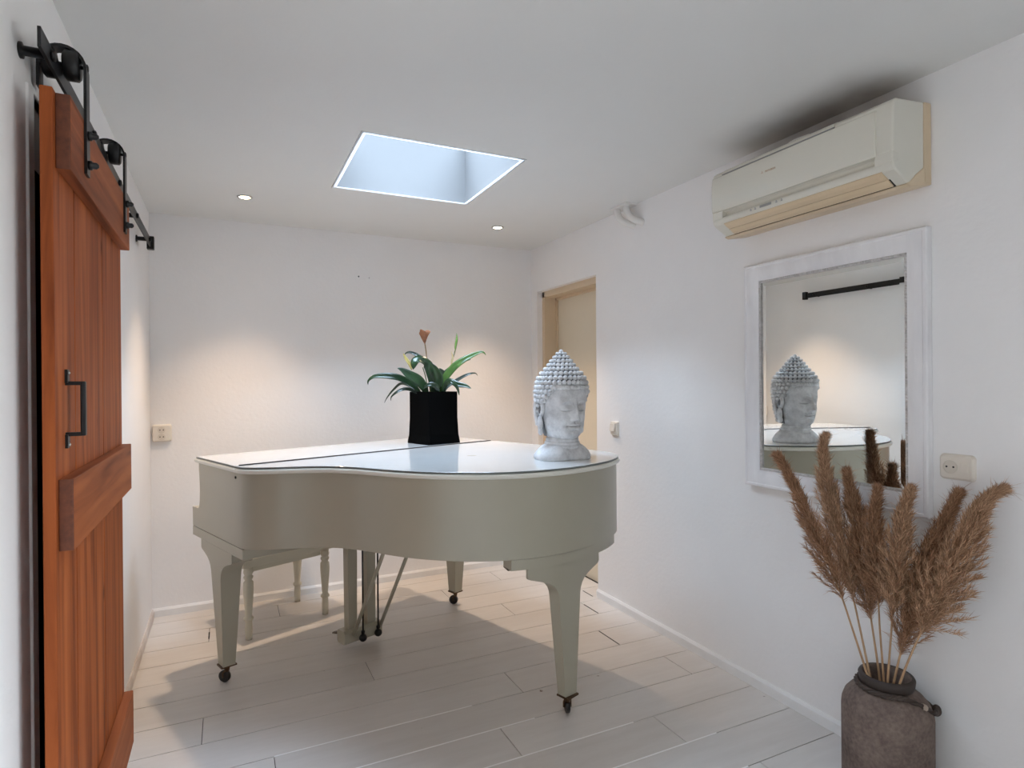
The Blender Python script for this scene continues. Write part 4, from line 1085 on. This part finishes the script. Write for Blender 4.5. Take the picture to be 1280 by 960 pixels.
def pampas(label, mat, pts, frac, hw, cnt, seed):
    rnd = random.Random(seed)
    pts = [Vector(p) for p in pts]; cnt = int(cnt*1.5); hw *= 1.12
    d0 = (pts[1]-pts[0]).normalized()
    foot = pts[0] - d0*.26
    foot.x += (VC.x-foot.x)*.35; foot.y += (VC.y-foot.y)*.35
    path = crom([foot] + pts, 12)
    root = thing('pampas_stem', label, 'dried grass', foot, 0, 'pampas plumes in the vase'); root['kind'] = 'thing'
    acc = [0]
    for i in range(1, len(path)): acc.append(acc[-1] + (path[i]-path[i-1]).length)
    LT = acc[-1]; vis = LT - .26; p0 = 1 - frac*vis/LT
    def at(t):
        s = max(0, min(1, t))*LT
        for i in range(1, len(path)):
            if acc[i] >= s - 1e-9:
                u = (s-acc[i-1])/max(1e-9, acc[i]-acc[i-1]); return path[i-1].lerp(path[i], u), (path[i]-path[i-1]).normalized()
        return path[-1], (path[-1]-path[-2]).normalized()
    mb = MB(); n = 30
    mb.tube([at(k/n)[0] for k in range(n+1)], [.0048*(1-.8*k/n) for k in range(n+1)], 7); mb.build('stalk', M['stalk'], root, foot)
    mb = MB()
    def width(f): return hw * min(1, (f/.16)+.12) * max(.05, 1 - .97*(max(0, f-.36)/.62)**1.55)
    up = Vector((0, 0, 1))
    def floret(q, d, ln, w):
        d = d.normalized(); s1 = d.cross(Vector((rnd.uniform(-1, 1), rnd.uniform(-1, 1), rnd.uniform(-1, 1)))).normalized(); s2 = d.cross(s1)
        sag = s1*rnd.uniform(-.25, .25)*ln - up*rnd.uniform(.0, .22)*ln
        m1 = q + d*ln*.45 + sag*.2; e = q + d*ln + sag
        r = []
        for c, ww in ((q, w*.5), (m1, w)):
            for a, b in ((1, 0), (-.5, .8), (-.5, -.8)): r.append(c + s1*a*ww + s2*b*ww*.6)
        r.append(e)
        mb.add(r, [(0, 1, 4, 3), (1, 2, 5, 4), (2, 0, 3, 5), (3, 4, 6), (4, 5, 6), (5, 3, 6)], 0, True)
    for k in range(cnt):
        f0 = (k + rnd.random())/cnt; f0 = f0**.95
        an = k*2.39996 + rnd.uniform(-.5, .5)
        span = rnd.uniform(.16, .26)*(1 if f0 < .8 else .8)
        reach = rnd.uniform(.40, 1.18); nfl = 66
        prev = None
        for q_ in range(nfl):
            sx = (q_ + rnd.random())/nfl
            f = f0 + min(span, 1.0-f0)*sx
            tt = p0 + (1-p0)*f*.965
            p, tg = at(tt)
            if tt > 1: p = p + tg*(tt-1)*LT
            a = tg.cross(up); a = a.normalized() if a.length > .1 else Vector((1, 0, 0)); b = a.cross(tg).normalized()
            rad = a*math.cos(an + .5*sx) + b*math.sin(an + .5*sx)
            wv = width(min(f, 1.05))*reach*sx**.75
            q = p + rad*wv - up*wv*.35*sx
            dr = tg*(1.0 + .8*f) + rad*.55 + Vector((rnd.gauss(0, .38), rnd.gauss(0, .38), rnd.gauss(0, .38)))
            floret(q, dr, rnd.uniform(.016, .040)*(1.15 - .1*f), rnd.uniform(.0007, .0014))
    for k in range(int(cnt*.9)):          # loose wisps that stand off the plume
        f = rnd.uniform(.05, 1); p, tg = at(p0 + (1-p0)*f)
        rad = Vector((rnd.gauss(0, 1), rnd.gauss(0, 1), rnd.gauss(0, .6))).normalized()
        q = p + rad*width(f)*.7
        floret(q, tg*rnd.uniform(.5, 1.3) + rad*.8, rnd.uniform(.028, .062), .0007)
    for k in range(60):                    # feathery tip
        p, tg = at(rnd.uniform(.85, .965))
        floret(p, tg + Vector((rnd.gauss(0, .3), rnd.gauss(0, .3), rnd.gauss(0, .25))), rnd.uniform(.03, .06), .0012)
    mb.build('plume', mat, root, foot, fixn=False)
    return root
PL, PD = M['plume'], M['plume_dark']
PAMPAS = [
 ('narrow dark pampas plume leaning furthest left, in front of the lower left mirror corner', PD, [(1.952, 1.316, 0.419), (1.932, 1.358, 0.573), (1.922, 1.386, 0.663), (1.9, 1.418, 0.761), (1.852, 1.475, 0.949), (1.813, 1.516, 1.084), (1.782, 1.531, 1.141)], 0.72, 0.035, 70, 21),
 ('tallest fluffy tan pampas plume, left of centre, its curled tip in front of the glass', PL, [(1.991, 1.33, 0.399), (2.024, 1.381, 0.507), (2.028, 1.413, 0.624), (2.03, 1.456, 0.765), (2.027, 1.491, 0.911), (2.031, 1.523, 1.071), (2.036, 1.531, 1.170), (2.052, 1.520, 1.196)], 0.75, 0.052, 100, 22),
 ('dense dark pampas plume just right of the tallest one', PD, [(2.031, 1.322, 0.394), (2.046, 1.349, 0.501), (2.06, 1.375, 0.602), (2.062, 1.396, 0.71), (2.065, 1.418, 0.872), (2.054, 1.434, 0.993), (2.039, 1.442, 1.077)], 0.78, 0.054, 90, 23),
 ('dark slender pampas plume in the middle of the bunch', PD, [(2.006, 1.29, 0.408), (2.017, 1.307, 0.536), (2.032, 1.322, 0.638), (2.036, 1.332, 0.774), (2.044, 1.339, 0.911), (2.053, 1.335, 1.028)], 0.66, 0.041, 70, 24),
 ('short upright tan pampas plume right of the middle, tip against the lower mirror frame', PL, [(1.981, 1.257, 0.422), (1.991, 1.253, 0.547), (1.997, 1.25, 0.64), (2.01, 1.244, 0.742), (2.008, 1.234, 0.856), (2.023, 1.227, 0.962), (2.035, 1.211, 1.046)], 0.7, 0.049, 80, 25),
 ('long dark pampas plume leaning right, its lower half close to the vase rim', PD, [(2.005, 1.246, 0.427), (2.015, 1.23, 0.517), (2.028, 1.202, 0.646), (2.051, 1.169, 0.802), (2.077, 1.135, 0.931), (2.095, 1.115, 1.007), (2.103, 1.101, 1.05)], 0.92, 0.052, 110, 26),
 ('broad pampas plume leaning furthest right, with a curled feathery tip under the socket', PL, [(1.989, 1.22, 0.415), (1.992, 1.186, 0.521), (1.996, 1.151, 0.615), (2.008, 1.112, 0.723), (2.023, 1.072, 0.844), (2.037, 1.032, 0.962), (2.058, 1.0, 1.045), (2.095, 0.972, 1.076)], 0.76, 0.065, 120, 27),
]
#PAMPAS_END
for a in PAMPAS: pampas(*a)

# ---------------------------------------------------------------- daylight
w = bpy.data.worlds.new('World'); bpy.context.scene.world = w; w.use_nodes = True
nt = w.node_tree; bg = nt.nodes['Background']; L = nt.links
tc = nd(nt, 'ShaderNodeTexCoord'); sp = nd(nt, 'ShaderNodeSeparateXYZ'); L.new(tc.outputs['Generated'], sp.inputs[0])
rp = nd(nt, 'ShaderNodeValToRGB'); e = rp.color_ramp.elements
e[0].position = 0.0; e[0].color = (.30, .29, .27, 1); e[1].position = 1.0; e[1].color = (1.42, 1.78, 2.26, 1)
for p, c in ((.48, (.34, .33, .31)), (.505, (.95, .97, 1.0)), (.65, (.86, .93, 1.0))): x = e.new(p); x.color = rgba(c)
mr = nd(nt, 'ShaderNodeMapRange'); mr.inputs[1].default_value = -1; mr.inputs[2].default_value = 1
L.new(sp.outputs[2], mr.inputs[0]); L.new(mr.outputs[0], rp.inputs['Fac']); L.new(rp.outputs['Color'], bg.inputs['Color'])
bg.inputs['Strength'].default_value = 15.0
def portal(loc, rot, sx, sy):
    l = bpy.data.lights.new('portal', 'AREA'); l.shape = 'RECTANGLE'; l.size = sx; l.size_y = sy; l.cycles.is_portal = True
    o = bpy.data.objects.new('daylight_portal', l); C.objects.link(o); o.location = loc; o.rotation_euler = rot
portal((XR+.31, (WY0+WY1)/2, (WZ0+WZ1)/2), (PI/2, 0, PI/2), WY1-WY0, WZ1-WZ0)
portal(((SX0+SX1)/2, (SY0+SY1)/2, zt+.03), (0, 0, 0), SX1-SX0, SY1-SY0)

# ---------------------------------------------------------------- camera
yaw, pitch, roll = math.radians(25.53172), math.radians(-.0924), math.radians(-.44653)
fwd = Vector((math.sin(yaw)*math.cos(pitch), math.cos(yaw)*math.cos(pitch), math.sin(pitch)))
right = Vector((math.cos(yaw), -math.sin(yaw), 0)); up = right.cross(fwd)
r2 = right*math.cos(roll) + up*math.sin(roll); u2 = -right*math.sin(roll) + up*math.cos(roll)
cam = bpy.data.cameras.new('camera'); cam.sensor_width = 36; cam.lens = 746.44/1280*36; cam.clip_start = .02
co = bpy.data.objects.new('camera', cam); C.objects.link(co)
Mx = Matrix((r2, u2, -fwd)).transposed().to_4x4(); Mx.translation = Vector((0, 0, 1.40)); co.matrix_world = Mx
sc = bpy.context.scene; sc.camera = co
sc.view_settings.view_transform = 'Standard'; sc.view_settings.look = 'None'; sc.view_settings.gamma = 1; sc.view_settings.use_curve_mapping = False
sc.view_settings.exposure = 0.2
sc.cycles.max_bounces = 14; sc.cycles.diffuse_bounces = 8; sc.cycles.glossy_bounces = 5; sc.cycles.use_denoising = True
sc.cycles.caustics_reflective = False; sc.cycles.sample_clamp_indirect = 6
